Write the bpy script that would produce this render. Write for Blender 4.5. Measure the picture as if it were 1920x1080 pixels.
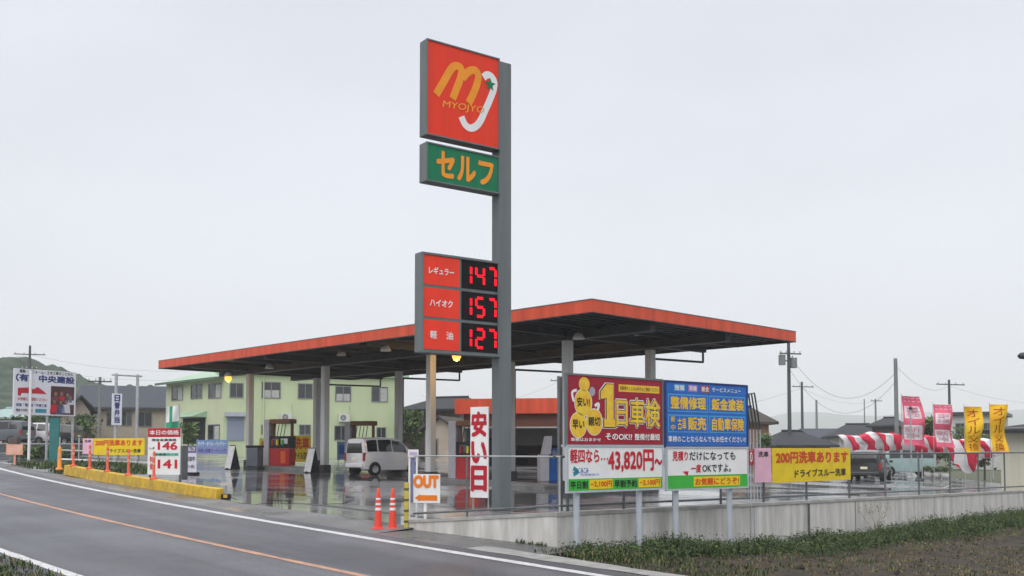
import bpy, bmesh, math, random
from mathutils import Matrix, Vector, noise
random.seed(7)
S = bpy.context.scene
for o in list(bpy.data.objects): bpy.data.objects.remove(o)
C = S.collection
R = math.radians
# ------------------------------------------------------------------ camera
F = 1861.0                      # focal length in photograph pixels (1920 wide)
PITCH = R(2.664)
CYP = 842 - F * math.tan(PITCH)
CZ = 1.73
cam = bpy.data.cameras.new('camera')
cam.sensor_width = 36.0
cam.lens = 36.0 * F / 1920.0
cam.shift_y = (CYP - 540) / 1920
cam.clip_start = 0.1
cam.clip_end = 20000
co = bpy.data.objects.new('camera', cam); C.objects.link(co)
co.location = (0, 0, CZ); co.rotation_euler = (math.pi / 2 + PITCH, 0, 0)
S.camera = co
# ------------------------------------------------------------------ world
W = bpy.data.worlds.new('World'); S.world = W; W.use_nodes = True
nt = W.node_tree; nt.nodes.clear()
wo = nt.nodes.new('ShaderNodeOutputWorld')
SUN_EL, SUN_AZ = 48, 200          # azimuth measured from +Y, clockwise
sky = nt.nodes.new('ShaderNodeTexSky'); sky.sky_type = 'NISHITA'; sky.sun_disc = False
sky.sun_elevation = R(SUN_EL); sky.sun_rotation = R(SUN_AZ)
b1 = nt.nodes.new('ShaderNodeBackground'); b1.inputs[1].default_value = 0.06
nt.links.new(sky.outputs[0], b1.inputs[0])
tc = nt.nodes.new('ShaderNodeTexCoord'); sp = nt.nodes.new('ShaderNodeSeparateXYZ')
nt.links.new(tc.outputs['Generated'], sp.inputs[0])
mr = nt.nodes.new('ShaderNodeValToRGB')
cr = mr.color_ramp
cr.elements[0].position = 0.0; cr.elements[0].color = (0.435, 0.45, 0.475, 1)
cr.elements[1].position = 1.0; cr.elements[1].color = (1.0, 1.0, 1.02, 1)
e = cr.elements.new(0.05); e.color = (0.425, 0.442, 0.472, 1)
e = cr.elements.new(0.22); e.color = (0.412, 0.427, 0.468, 1)
e = cr.elements.new(0.45); e.color = (0.385, 0.399, 0.446, 1)
nt.links.new(sp.outputs['Z'], mr.inputs[0])
nz = nt.nodes.new('ShaderNodeTexNoise'); nz.inputs['Scale'].default_value = 1.7; nz.inputs['Detail'].default_value = 4
mp = nt.nodes.new('ShaderNodeMapping'); mp.inputs['Scale'].default_value = (1, 1, 3.0)
nt.links.new(tc.outputs['Generated'], mp.inputs[0]); nt.links.new(mp.outputs[0], nz.inputs['Vector'])
ms = nt.nodes.new('ShaderNodeMapRange'); ms.inputs[1].default_value = .3; ms.inputs[2].default_value = .7
ms.inputs[3].default_value = 1.93; ms.inputs[4].default_value = 2.25
nt.links.new(nz.outputs[0], ms.inputs[0])
b2 = nt.nodes.new('ShaderNodeBackground')
nt.links.new(mr.outputs[0], b2.inputs[0]); nt.links.new(ms.outputs[0], b2.inputs[1])
mx = nt.nodes.new('ShaderNodeMixShader'); mx.inputs[0].default_value = 0.92
nt.links.new(b1.outputs[0], mx.inputs[1]); nt.links.new(b2.outputs[0], mx.inputs[2])
nt.links.new(mx.outputs[0], wo.inputs[0])
# ------------------------------------------------------------------ sun (overcast, very soft)
sl = bpy.data.lights.new('sun', 'SUN'); sl.energy = 1.5; sl.angle = R(60); sl.color = (1.0, .97, .93)
so = bpy.data.objects.new('sun', sl); C.objects.link(so)
az, el = R(SUN_AZ), R(SUN_EL)
sdir = Vector((math.sin(az) * math.cos(el), math.cos(az) * math.cos(el), math.sin(el)))
so.rotation_euler = sdir.to_track_quat('Z', 'Y').to_euler()
so.location = (0, -20, 40)
S.view_settings.view_transform = 'Standard'; S.view_settings.look = 'None'
S.view_settings.exposure = 0.0; S.view_settings.gamma = 1.0
S.cycles.max_bounces = 8; S.cycles.volume_bounces = 4; S.cycles.sample_clamp_indirect = 4.0
# ------------------------------------------------------------------ pixel -> world helpers
cp_, sp_ = math.cos(PITCH), math.sin(PITCH)
def ray(px, py):
    dx = (px - 960) / F; dy = (CYP - py) / F
    y = cp_ - dy * sp_; return dx / y, (sp_ + dy * cp_) / y
def at(px, py, Y):
    x, z = ray(px, py); return Vector((x * Y, Y, CZ + z * Y))
def lotz(x, y): return -.026 * max(-60, min(30, x)) + .010 * max(0, min(80, y))
def lot(px, py):
    x, z = ray(px, py); t = -CZ / (z + .026 * x - .010); return Vector((x * t, t, CZ + z * t))
def roadz(x, y): return -.615 + .0425 * y
def rd(px, py):
    x, z = ray(px, py); t = -(CZ + .615) / (z - .0425); return Vector((x * t, t, CZ + z * t))
def onlot(px, Y):
    x = ray(px, 842)[0] * Y; return Vector((x, Y, lotz(x, Y)))
def zat(py, Y, px=960): return CZ + ray(px, py)[1] * Y
e2 = Vector((.715, .699, 0)); e1 = Vector((-.699, .715, 0))
def proj(p):
    z = p[2] - CZ; d = p[1] * cp_ + z * sp_; return 960 + F * p[0] / d, CYP - F * (z * cp_ - p[1] * sp_) / d
def fr(loc, xd):
    xd = Vector((xd[0], xd[1], 0)).normalized(); yd = Vector((-xd.y, xd.x, 0))
    m = Matrix((xd, yd, (0, 0, 1))).transposed().to_4x4(); m.translation = Vector(loc); return m
# ------------------------------------------------------------------ materials
MATS = {}
def lin(c): 
    c /= 255.0; return c / 12.92 if c <= .04045 else ((c + .055) / 1.055) ** 2.4
def mat(name, rgb, rough=.6, var=.12, scale=3.0, metal=0, bump=0.0, bscale=30, emit=0, spec=.3, lo=None, coat=0, stretch=None):
    """rgb: linear albedo; lo: second colour blended in by noise."""
    if name in MATS: return MATS[name]
    m = bpy.data.materials.new(name); m.use_nodes = True
    n = m.node_tree.nodes; l = m.node_tree.links
    p = n['Principled BSDF']
    p.inputs['Roughness'].default_value = rough; p.inputs['Metallic'].default_value = metal
    p.inputs['Specular IOR Level'].default_value = spec
    if coat: p.inputs['Coat Weight'].default_value = coat; p.inputs['Coat Roughness'].default_value = .06
    tcx = n.new('ShaderNodeTexCoord')
    src = tcx.outputs['Object']
    if stretch:
        mpp = n.new('ShaderNodeMapping'); mpp.inputs['Scale'].default_value = stretch
        l.new(src, mpp.inputs[0]); src = mpp.outputs[0]
    tx = n.new('ShaderNodeTexNoise'); tx.inputs['Scale'].default_value = scale; tx.inputs['Detail'].default_value = 6
    tx.inputs['Roughness'].default_value = .62
    l.new(src, tx.inputs['Vector'])
    rp = n.new('ShaderNodeValToRGB'); l.new(tx.outputs[0], rp.inputs[0])
    a = lo if lo else tuple(c * (1 - var) for c in rgb)
    b = rgb if lo else tuple(min(1, c * (1 + var)) for c in rgb)
    rp.color_ramp.elements[0].position = .36; rp.color_ramp.elements[1].position = .64
    rp.color_ramp.elements[0].color = (*a, 1); rp.color_ramp.elements[1].color = (*b, 1)
    l.new(rp.outputs[0], p.inputs['Base Color'])
    if bump:
        t2 = n.new('ShaderNodeTexNoise'); t2.inputs['Scale'].default_value = bscale; t2.inputs['Detail'].default_value = 5
        l.new(src, t2.inputs['Vector'])
        bp = n.new('ShaderNodeBump'); bp.inputs['Strength'].default_value = bump; bp.inputs['Distance'].default_value = .02
        l.new(t2.outputs[0], bp.inputs['Height']); l.new(bp.outputs[0], p.inputs['Normal'])
    if emit:
        p.inputs['Emission Color'].default_value = (*rgb, 1); p.inputs['Emission Strength'].default_value = emit
    MATS[name] = m
    return m
def sm(r, g, b, k=1.0, rough=.5, var=.06, **kw):
    return mat('paint_%d_%d_%d_%d' % (r, g, b, int(k * 100) + int(rough * 10)), tuple(min(.85, lin(v) * k) for v in (r, g, b)), rough, var, **kw)
def sprinkle(m, depth, f, amount=.5):
    pass
M_STEEL = mat('grey_pole_paint', (.155, .175, .18), .5, .12, 1.2, lo=(.12, .138, .142), stretch=(2, 2, .25))
M_GALV = mat('galvanised_pipe', (.42, .43, .44), .42, .15, 3, metal=.35)
M_DPIPE = mat('weathered_dark_pipe', (.12, .13, .135), .5, .2, 3)
M_WHITE = mat('white_board_paint', (.78, .78, .78), .45, .04, 2)
M_BLACK = mat('black_plastic', (.012, .012, .013), .4, .1)
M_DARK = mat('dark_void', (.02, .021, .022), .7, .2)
M_GLASS = mat('window_glass', (.025, .03, .032), .06, .3, 1.5, spec=.7)
M_CARGL = mat('car_glass', (.012, .014, .015), .04, .2, spec=.8)
M_TYRE = mat('tyre_rubber', (.015, .015, .015), .8, .2)
M_RIM = mat('alloy_rim', (.4, .4, .41), .35, .1, metal=.7)
M_RED = mat('sign_red', (.84, .05, .022), .5, .08, 1.6, spec=.15, lo=(.74, .05, .025), stretch=(3, 3, .2))
M_FASC = mat('canopy_vermilion', (.62, .088, .042), .5, .14, 1.3, stretch=(2, 2, .12), spec=.2)
M_CRIM = mat('crimson', (.47, .014, .03), .45, .08, 2)
M_TEXTRED = mat('text_red', (.55, .012, .03), .5, .05)
M_GREEN = mat('sign_green', (.012, .20, .09), .5, .08, 2, lo=(.014, .165, .078), stretch=(3, 3, .2), spec=.15)
M_LGREEN = mat('banner_green', (.05, .42, .05), .5, .08, 2)
M_ORANGE = mat('orange', (.80, .20, .015), .5, .06)
M_LOGOY = mat('logo_orange', (.85, .30, .015), .4, .05)
M_YELLOW = mat('banner_yellow', (.80, .58, .012), .45, .07, 3, bump=.35, bscale=2.2)
M_GOLD = mat('gold_letter', (.80, .50, .06), .45, .12, 6)
M_BLUE = mat('board_blue', (.02, .14, .50), .45, .08, 2)
M_CYAN = mat('board_sky_blue', (.07, .32, .68), .45, .08, 2)
M_NAVY = mat('navy', (.02, .035, .16), .5, .1)
M_TXT = mat('text_black', (.02, .02, .025), .5, .1)
M_PINK = mat('banner_pink', (.78, .45, .57), .55, .07, 2, bump=.3, bscale=2.5)
M_TREDO = mat('text_vermilion', (.62, .06, .012), .5, .05)
M_CONC = mat('concrete_wall', (.66, .645, .62), .85, .1, 1.9, bump=.25, lo=(.42, .405, .37), stretch=(1.9, 1.9, .28))
M_COPE = mat('concrete_coping', (.36, .355, .335), .85, .2, 2.0, bump=.2)
M_TIMBER = mat('grey_tile', (.10, .105, .115), .55, .2, 4)
# wet asphalt of the forecourt: roughness follows puddles
def wet_mat(name, dry, wetc, pscale, r_wet, r_dry, lo=.42, hi=.56, bump=.02, tracks=0):
    m = bpy.data.materials.new(name); m.use_nodes = True
    n = m.node_tree.nodes; l = m.node_tree.links; p = n['Principled BSDF']
    t = n.new('ShaderNodeTexCoord'); a = n.new('ShaderNodeTexNoise'); a.inputs['Scale'].default_value = pscale
    a.inputs['Detail'].default_value = 5; l.new(t.outputs['Object'], a.inputs['Vector'])
    r1 = n.new('ShaderNodeMapRange'); r1.inputs[1].default_value = lo; r1.inputs[2].default_value = hi
    l.new(a.outputs[0], r1.inputs[0])
    f = n.new('ShaderNodeTexNoise'); f.inputs['Scale'].default_value = 60; f.inputs['Detail'].default_value = 4
    l.new(t.outputs['Object'], f.inputs['Vector'])
    mc = n.new('ShaderNodeMix'); mc.data_type = 'RGBA'
    mc.inputs[6].default_value = (*dry, 1); mc.inputs[7].default_value = (*wetc, 1)
    l.new(r1.outputs[0], mc.inputs[0])
    mm = n.new('ShaderNodeMix'); mm.data_type = 'RGBA'; mm.blend_type = 'MULTIPLY'; mm.inputs[0].default_value = .6
    g = n.new('ShaderNodeValToRGB'); g.color_ramp.elements[0].position = .3; g.color_ramp.elements[1].position = .7
    g.color_ramp.elements[0].color = (.55, .55, .55, 1); g.color_ramp.elements[1].color = (1.3, 1.3, 1.3, 1)
    l.new(f.outputs[0], g.inputs[0]); l.new(mc.outputs[2], mm.inputs[6]); l.new(g.outputs[0], mm.inputs[7])
    last = mm.outputs[2]
    # larger worn / stained areas
    w = n.new('ShaderNodeTexNoise'); w.inputs['Scale'].default_value = .35; w.inputs['Detail'].default_value = 6; w.inputs['Distortion'].default_value = .4
    l.new(t.outputs['Object'], w.inputs['Vector'])
    g2 = n.new('ShaderNodeValToRGB'); g2.color_ramp.elements[0].position = .35; g2.color_ramp.elements[1].position = .68
    g2.color_ramp.elements[0].color = (.72, .72, .73, 1); g2.color_ramp.elements[1].color = (1.12, 1.12, 1.12, 1)
    l.new(w.outputs[0], g2.inputs[0])
    m3 = n.new('ShaderNodeMix'); m3.data_type = 'RGBA'; m3.blend_type = 'MULTIPLY'; m3.inputs[0].default_value = 1
    l.new(last, m3.inputs[6]); l.new(g2.outputs[0], m3.inputs[7]); last = m3.outputs[2]
    if tracks:
        mpp = n.new('ShaderNodeMapping'); mpp.inputs['Rotation'].default_value = (0, 0, R(47.4)); mpp.inputs['Scale'].default_value = (1, 1, 1); l.new(t.outputs['Object'], mpp.inputs[0])
        mp2 = n.new('ShaderNodeMapping'); mp2.inputs['Scale'].default_value = (.05, .95, 1); l.new(mpp.outputs[0], mp2.inputs[0])
        tn = n.new('ShaderNodeTexNoise'); tn.inputs['Scale'].default_value = 1.0; tn.inputs['Detail'].default_value = 5; l.new(mp2.outputs[0], tn.inputs['Vector'])
        g4 = n.new('ShaderNodeValToRGB'); g4.color_ramp.elements[0].position = .38; g4.color_ramp.elements[1].position = .62
        g4.color_ramp.elements[0].color = (.62, .62, .65, 1); g4.color_ramp.elements[1].color = (1.18, 1.18, 1.16, 1); l.new(tn.outputs[0], g4.inputs[0])
        m5 = n.new('ShaderNodeMix'); m5.data_type = 'RGBA'; m5.blend_type = 'MULTIPLY'; m5.inputs[0].default_value = tracks
        l.new(last, m5.inputs[6]); l.new(g4.outputs[0], m5.inputs[7]); last = m5.outputs[2]
        vo = n.new('ShaderNodeTexVoronoi'); vo.inputs['Scale'].default_value = 45; l.new(t.outputs['Object'], vo.inputs['Vector'])
        g6 = n.new('ShaderNodeValToRGB'); g6.color_ramp.elements[0].color = (.72, .72, .72, 1); g6.color_ramp.elements[1].color = (1.3, 1.3, 1.3, 1); l.new(vo.outputs['Color'], g6.inputs[0])
        m7 = n.new('ShaderNodeMix'); m7.data_type = 'RGBA'; m7.blend_type = 'MULTIPLY'; m7.inputs[0].default_value = .8
        l.new(last, m7.inputs[6]); l.new(g6.outputs[0], m7.inputs[7]); last = m7.outputs[2]
    l.new(last, p.inputs['Base Color'])
    r2 = n.new('ShaderNodeMapRange'); r2.inputs[3].default_value = r_dry; r2.inputs[4].default_value = r_wet
    l.new(r1.outputs[0], r2.inputs[0]); l.new(r2.outputs[0], p.inputs['Roughness'])
    b = n.new('ShaderNodeBump'); b.inputs['Strength'].default_value = bump; b.inputs['Distance'].default_value = .01
    l.new(f.outputs[0], b.inputs['Height']); l.new(b.outputs[0], p.inputs['Normal'])
    return m
M_LOT = wet_mat('wet_forecourt', (.27, .277, .28), (.15, .155, .158), .25, .03, .28, .36, .60, .015)
M_ROAD = wet_mat('road_asphalt', (.112, .115, .128), (.082, .085, .096), .5, .45, .62, .4, .6, .3, tracks=1)
M_SHOULDER = wet_mat('shoulder_asphalt', (.19, .19, .186), (.11, .112, .113), .6, .22, .6, .42, .6, .2, tracks=.5)
# ------------------------------------------------------------------ mesh builder
class MB:
    def __init__(s): s.v = []; s.f = []; s.mi = []; s.mats = []; s.sm = []
    def m(s, mt):
        if mt not in s.mats: s.mats.append(mt)
        return s.mats.index(mt)
    def face(s, pts, mt, smooth=False):
        b = len(s.v); s.v += [tuple(p) for p in pts]; s.f.append(list(range(b, b + len(pts)))); s.mi.append(s.m(mt)); s.sm.append(smooth)
    def raw(s, vs, fs, mt, smooth=False):
        b = len(s.v); s.v += [tuple(p) for p in vs]; k = s.m(mt)
        for f in fs: s.f.append([i + b for i in f]); s.mi.append(k); s.sm.append(smooth)
    def box(s, x0, x1, y0, y1, z0, z1, mt, M=None):
        vs = [Vector((x, y, z)) for z in (z0, z1) for y in (y0, y1) for x in (x0, x1)]
        if M: vs = [M @ v for v in vs]
        s.raw(vs, [(0, 2, 3, 1), (4, 5, 7, 6), (0, 1, 5, 4), (2, 6, 7, 3), (0, 4, 6, 2), (1, 3, 7, 5)], mt)
    def tube(s, p0, p1, r, mt, n=10, r1=None, caps=True, smooth=True):
        p0, p1 = Vector(p0), Vector(p1); d = (p1 - p0).normalized(); r1 = r if r1 is None else r1
        a = d.orthogonal().normalized(); b = d.cross(a)
        vs = [p0 + (a * math.cos(t) + b * math.sin(t)) * r for t in [2 * math.pi * i / n for i in range(n)]]
        vs += [p1 + (a * math.cos(t) + b * math.sin(t)) * r1 for t in [2 * math.pi * i / n for i in range(n)]]
        s.raw(vs, [(i, (i + 1) % n, n + (i + 1) % n, n + i) for i in range(n)], mt, smooth)
        if caps: s.face([vs[i] for i in range(n)][::-1], mt); s.face([vs[n + i] for i in range(n)], mt)
    def path(s, pts, r, mt, n=8):
        for a, b in zip(pts, pts[1:]): s.tube(a, b, r, mt, n)
    def lathe(s, prof, mt, n=20, c=(0, 0, 0), M=None):
        vs = []
        for r, z in prof:
            for i in range(n):
                t = 2 * math.pi * i / n; v = Vector((c[0] + r * math.cos(t), c[1] + r * math.sin(t), c[2] + z)); vs.append(M @ v if M else v)
        fs = [(k * n + i, k * n + (i + 1) % n, (k + 1) * n + (i + 1) % n, (k + 1) * n + i) for k in range(len(prof) - 1) for i in range(n)]
        s.raw(vs, fs, mt, True)
    def prism(s, poly, y0, y1, mt):           # polygon in xz, extruded along y
        n = len(poly); a = [(x, y0, z) for x, z in poly]; b = [(x, y1, z) for x, z in poly]
        s.face(a, mt); s.face(b[::-1], mt)
        for i in range(n): s.face([a[i], b[i], b[(i + 1) % n], a[(i + 1) % n]], mt)
    def text(s, txt, x0, z0, x1, z1, mt, bold=0.0, y=-.006, vert=False, shear=0):
        if vert:
            n = len(txt); h = (z1 - z0) / n
            for i, ch in enumerate(txt): s.text(ch, x0, z1 - (i + .94) * h, x1, z1 - (i + .06) * h, mt, bold, y)
            return
        vs, fs, bb = glyphs(txt, 0)
        sx = (x1 - x0) / max(1e-6, bb[2] - bb[0]); sz = (z1 - z0) / max(1e-6, bb[3] - bb[1])
        n = 4 if bold < .055 else 8                 # heavier weights: the glyph repeated a hair apart, each copy a little prouder
        offs = [(0, 0)] + ([(bold * math.cos(2 * math.pi * k / n + .6), bold * math.sin(2 * math.pi * k / n + .6)) for k in range(n)] if bold else [])
        for q, (ox, oz) in enumerate(offs):
            s.raw([(x0 + (vx - bb[0] + ox) * sx, y - q * .0004, z0 + (vy - bb[1] + oz) * sz) for vx, vy in vs], fs, mt)
    def rect(s, x0, z0, x1, z1, mt, y=-.004): s.face([(x0, y, z0), (x1, y, z0), (x1, y, z1), (x0, y, z1)], mt)
    def disc(s, cx, cz, rx, rz, mt, y=-.005, n=20):
        s.face([(cx + rx * math.cos(2 * math.pi * i / n), y, cz + rz * math.sin(2 * math.pi * i / n)) for i in range(n)], mt)
    def stroke(s, pts, w, mt, y=-.006):
        pts = [Vector(p) for p in pts]; L = []; Rr = []
        for i, p in enumerate(pts):
            a = pts[max(0, i - 1)]; b = pts[min(len(pts) - 1, i + 1)]
            d = (b - a).normalized(); nrm = Vector((-d.y, d.x)) * w / 2; L.append(p + nrm); Rr.append(p - nrm)
        for i in range(len(pts) - 1):
            s.face([(q.x, y, q.y) for q in (Rr[i], Rr[i + 1], L[i + 1], L[i])], mt)
    def build(s, name, parent=None, M=None, bevel=0, seg=2):
        me = bpy.data.meshes.new(name); me.from_pydata(s.v, [], s.f)
        for mt in s.mats: me.materials.append(mt)
        me.polygons.foreach_set('material_index', s.mi); me.polygons.foreach_set('use_smooth', s.sm)
        me.update()
        ob = bpy.data.objects.new(name, me); C.objects.link(ob)
        if parent is not None: ob.parent = parent
        elif M is not None: ob.matrix_world = M
        if bevel:
            bm = bmesh.new(); bm.from_mesh(me); bmesh.ops.remove_doubles(bm, verts=bm.verts, dist=1e-5)
            ed = [e_ for e_ in bm.edges if len(e_.link_faces) == 2 and e_.calc_face_angle(0) > .6]
            bmesh.ops.bevel(bm, geom=ed, offset=bevel, segments=seg, profile=.5, affect='EDGES'); bm.to_mesh(me); bm.free()
        return ob
GC = {}
def glyphs(txt, bold):
    k = (txt, bold)
    if k in GC: return GC[k]
    cu = bpy.data.curves.new('lettering', 'FONT'); cu.body = txt; cu.resolution_u = 3; cu.offset = bold
    ob = bpy.data.objects.new('lettering', cu); C.objects.link(ob); bpy.context.view_layer.update()
    me = bpy.data.meshes.new_from_object(ob.evaluated_get(bpy.context.evaluated_depsgraph_get()))
    vs = [(v.co.x, v.co.y) for v in me.vertices]; fs = [tuple(p.vertices) for p in me.polygons]
    bpy.data.objects.remove(ob); bpy.data.curves.remove(cu); bpy.data.meshes.remove(me)
    xs = [v[0] for v in vs]; ys = [v[1] for v in vs]
    GC[k] = (vs, fs, (min(xs), min(ys), max(xs), max(ys))); return GC[k]
def tag(o, label=None, cat=None, group=None, kind=None):
    if label: o['label'] = label
    if cat: o['category'] = cat
    if group: o['group'] = group
    if kind: o['kind'] = kind
    return o
def thing(name, label, cat, M, group=None):
    o = bpy.data.objects.new(name, None); C.objects.link(o); o.empty_display_size = .3
    o.matrix_world = M if isinstance(M, Matrix) else Matrix.Translation(Vector(M))
    return tag(o, label, cat, group)
def copy_tree(o, parent=None):
    c = o.copy(); C.objects.link(c); c.parent = parent
    if parent is not None: c.matrix_parent_inverse = o.matrix_parent_inverse.copy()
    for ch in list(o.children): copy_tree(ch, c)
    return c
def struct(mb, name):
    return tag(mb.build(name), kind='structure')
# ================================================================== SETTING
def line_pts(px_list, f): return [f(*p) for p in px_list]
RD = Vector((.677, -.736, 0)).normalized()      # road runs this way (towards the right foreground)
RN = Vector((-RD.y, RD.x, 0)) * 1.0             # to the station side
def road_at(s, off):                            # s along the road from the white line's (480,974) point, off towards the station
    base = rd(480, 974); p = base + RD * s + RN * off
    # slight bend
    p += RN * (0.0023 * s * s if s < 0 else 0.0018 * s * s)
    return Vector((p.x, p.y, roadz(p.x, p.y)))
def strip(name, o0, o1, mt, dz=0.0, s0=-60, s1=24, step=2.0, jitter=0, kind='structure', edgez=None):
    mb = MB(); n = int((s1 - s0) / step)
    rows = []
    for i in range(n + 1):
        s = s0 + i * step; j = jitter * (noise.noise(Vector((s * 1.7, o0 * 3, 0))))
        a = road_at(s, o0 + j); b = road_at(s, o1 - j)
        rows.append((a + Vector((0, 0, dz)), b + Vector((0, 0, dz if edgez is None else edgez))))
    for (a, b), (c, d) in zip(rows, rows[1:]): mb.face([a, c, d, b], mt)
    return struct(mb, name)
strip('road', -6.3, .45, M_ROAD)
M_LINEW = mat('white_road_paint', (.62, .62, .62), .55, .2, 8, lo=(.45, .45, .45))
M_LINEO = mat('orange_road_paint', (.52, .29, .19), .6, .25, 6, lo=(.36, .2, .14))
strip('road_edge_line', -.09, .09, M_LINEW, .004, jitter=.02, step=.5)
strip('road_edge_line', -5.32, -5.16, M_LINEW, .004, jitter=.02, step=.5)
strip('road_centre_line', -2.42, -2.30, M_LINEO, .004, jitter=.025, step=.5)
# shoulder from the road edge up to the forecourt edge
def front_pt(s):
    p = road_at(s, 1.5); return p
mb = MB()
ss = [-60 + i for i in range(0, 64)] + [3.6]
for a, b in zip(ss, ss[1:]):
    p, q = road_at(a, .45), road_at(b, .45); u, v = front_pt(a), front_pt(b)
    u.z = lotz(u.x, u.y) + (.002 if a > -19 else 0); v.z = lotz(v.x, v.y) + .002
    mb.face([p, q, v, u], M_SHOULDER)
W0 = Vector((-2.0, 19.15, 0)); W1 = Vector((.75, 16.65, 0)); W2 = W1 + e2 * 27
for a, b in zip([3.6 + i * .5 for i in range(8)], [4.1 + i * .5 for i in range(8)]):
    p, q = road_at(a, .45), road_at(b, .45); u, v = road_at(a, 1.62), road_at(b, 1.62)
    mb.face([p, q, v, u], M_SHOULDER)
struct(mb, 'shoulder')
# lighter concrete gutter beside the road further down
M_GUT = mat('concrete_gutter', (.34, .335, .32), .7, .2, 3, lo=(.22, .22, .21), bump=.2)
strip('gutter', .45, .85, M_GUT, .004, s0=6.2, s1=22, step=.4, jitter=.06)
# forecourt
mb = MB()
fp = [front_pt(s) for s in ss]; fp[-1] = Vector(W0)
fp += [W1 + Vector((0, .02, 0)), W1 + e2 * 14, W2 + e2 * 6]
fp += [Vector((30, 76, 0)), Vector((-62, 76, 0))]
bmx = bmesh.new(); vv = [bmx.verts.new((p.x, p.y, lotz(p.x, p.y))) for p in fp]; bmx.faces.new(vv)
bmesh.ops.triangulate(bmx, faces=bmx.faces[:])
mb.raw([v.co.copy() for v in bmx.verts], [[v.index for v in f.verts] for f in bmx.faces] if not bmx.verts.index_update() else 0, M_LOT); bmx.free()
lo_ = struct(mb, 'forecourt')
for p in lo_.data.polygons:
    if p.normal.z < 0: p.flip()
# standing water in front of the pumps
M_PUD = wet_mat('puddle_water', (.11, .115, .118), (.06, .063, .065), .8, .02, .13, .36, .60, .004)
def puddle(px0, px1, py0, py1, seed, n=64):
    cx, cy = (px0 + px1) / 2, (py0 + py1) / 2; mb = MB(); pts = []
    for k in range(n):
        a = 2 * math.pi * k / n; r = .86 + .22 * noise.noise(Vector((math.cos(a) * 1.6, math.sin(a) * 1.6, seed))) + .10 * noise.noise(Vector((math.cos(a) * 6, math.sin(a) * 6, seed + 9)))
        ca, sa = math.cos(a), math.sin(a); q = 1 / max(abs(ca), abs(sa)) ** .55
        p = lot(cx + (px1 - px0) / 2 * r * ca * q, cy + (py1 - py0) / 2 * r * sa * q); pts.append(p + Vector((0, 0, .0065)))
    c = sum(pts, Vector()) / n; c.z = lotz(c.x, c.y) + .0065
    for k in range(n): mb.face([c, pts[(k + 1) % n], pts[k]], M_PUD)
    o = struct(mb, 'puddle')
    for p in o.data.polygons:
        if p.normal.z < 0: p.flip()
puddle(400, 690, 886, 950, 1.3); puddle(830, 1040, 912, 962, 4.1); puddle(345, 420, 896, 914, 7.7)
# joints between the forecourt slabs and the drain channel in front of the pumps
M_JOINT = mat('slab_joint', (.035, .036, .038), .5, .3, 5)
def lot_strip(name, a, b, w, mt, dz=.004):
    a, b = Vector((*a, 0)), Vector((*b, 0)); d = (b - a).normalized(); nn = Vector((-d.y, d.x, 0)) * w / 2; mb = MB()
    mb.face([Vector((q.x, q.y, lotz(q.x, q.y) + dz)) for q in (a - nn, b - nn, b + nn, a + nn)], mt); return struct(mb, name)
for k in range(7):
    a = W0 + (e2 * 2.2 + e1 * (1.5 + 5.2 * k)); b = a + e2 * 26; lot_strip('slab_joint', (a.x, a.y), (b.x, b.y), .035, M_JOINT)
for k in range(4):
    a = W0 + (e2 * (4.3 + 5.0 * k) - e1 * .5); b = a + e1 * 38; lot_strip('slab_joint', (a.x, a.y), (b.x, b.y), .035, M_JOINT, .0045)
M_GRATE = mat('drain_grating', (.10, .10, .10), .5, .35, 14, metal=.4)
a = W0 + e2 * 1.7 + e1 * 1.0; b = a + e1 * 34; lot_strip('drain_channel', (a.x, a.y), (b.x, b.y), .30, M_GRATE, .005)
M_BAY = mat('worn_bay_paint', (.45, .45, .44), .5, .3, 5, lo=(.22, .22, .22))
for k in range(5):
    a = Vector((9.5 + 2.6 * k, 47.5 - .4 * k, 0)); b = a + Vector((2.4, 4.6, 0)); lot_strip('bay_line', (a.x, a.y), (b.x, b.y), .12, M_BAY, .006)
# the big ground sheet out to the horizon
M_GROUND = mat('dull_ground', (.12, .125, .09), .9, .25, .02, lo=(.08, .095, .05))
mb = MB(); xs = [-6000, -1500, -300, -80, -62, 30, 60, 300, 1500, 6000]; ys = [-300, -40, 0, 74.5, 90, 300, 1500, 6000]
def gz(x, y): return lotz(x, y) - (.06 if y > 74 else .9)
for i in range(len(xs) - 1):
    for j in range(len(ys) - 1):
        mb.face([(xs[a], ys[b], gz(xs[a], ys[b])) for a, b in ((i, j), (i + 1, j), (i + 1, j + 1), (i, j + 1))], M_GROUND)
struct(mb, 'ground')
# the low field on the right and the verge at the near left
M_SOIL = mat('field_soil', (.062, .049, .034), .95, .2, 2.2, lo=(.027, .023, .016), bump=.9, bscale=9)
def field_z(x, y):
    uu = (x - W1.x) * e2.x + (y - W1.y) * e2.y; k_ = max(0, min(1, (uu - .5) / 8)); k_ = k_ * k_ * (3 - 2 * k_)
    z = -.12 - .33 * k_ + .05 * noise.noise(Vector((x * .5, y * .5, 3))) + .045 * noise.noise(Vector((x * 2.1, y * 2.1, 1)))
    # rows of an old crop
    z += .03 * math.sin((x * .696 - y * .718) * 6.0)
    return z
def field_pt(u, v):                        # u along the lot side wall, v out into the field
    p = W1 + e2 * u - e1 * v; return Vector((p.x, p.y, field_z(p.x, p.y)))
mb = MB(); N = 150; Mv = 90
us = [-9 + i * .36 for i in range(N)]; vs_ = [-.1 + j * .3 for j in range(Mv)]
V = []; okv = []
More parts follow.
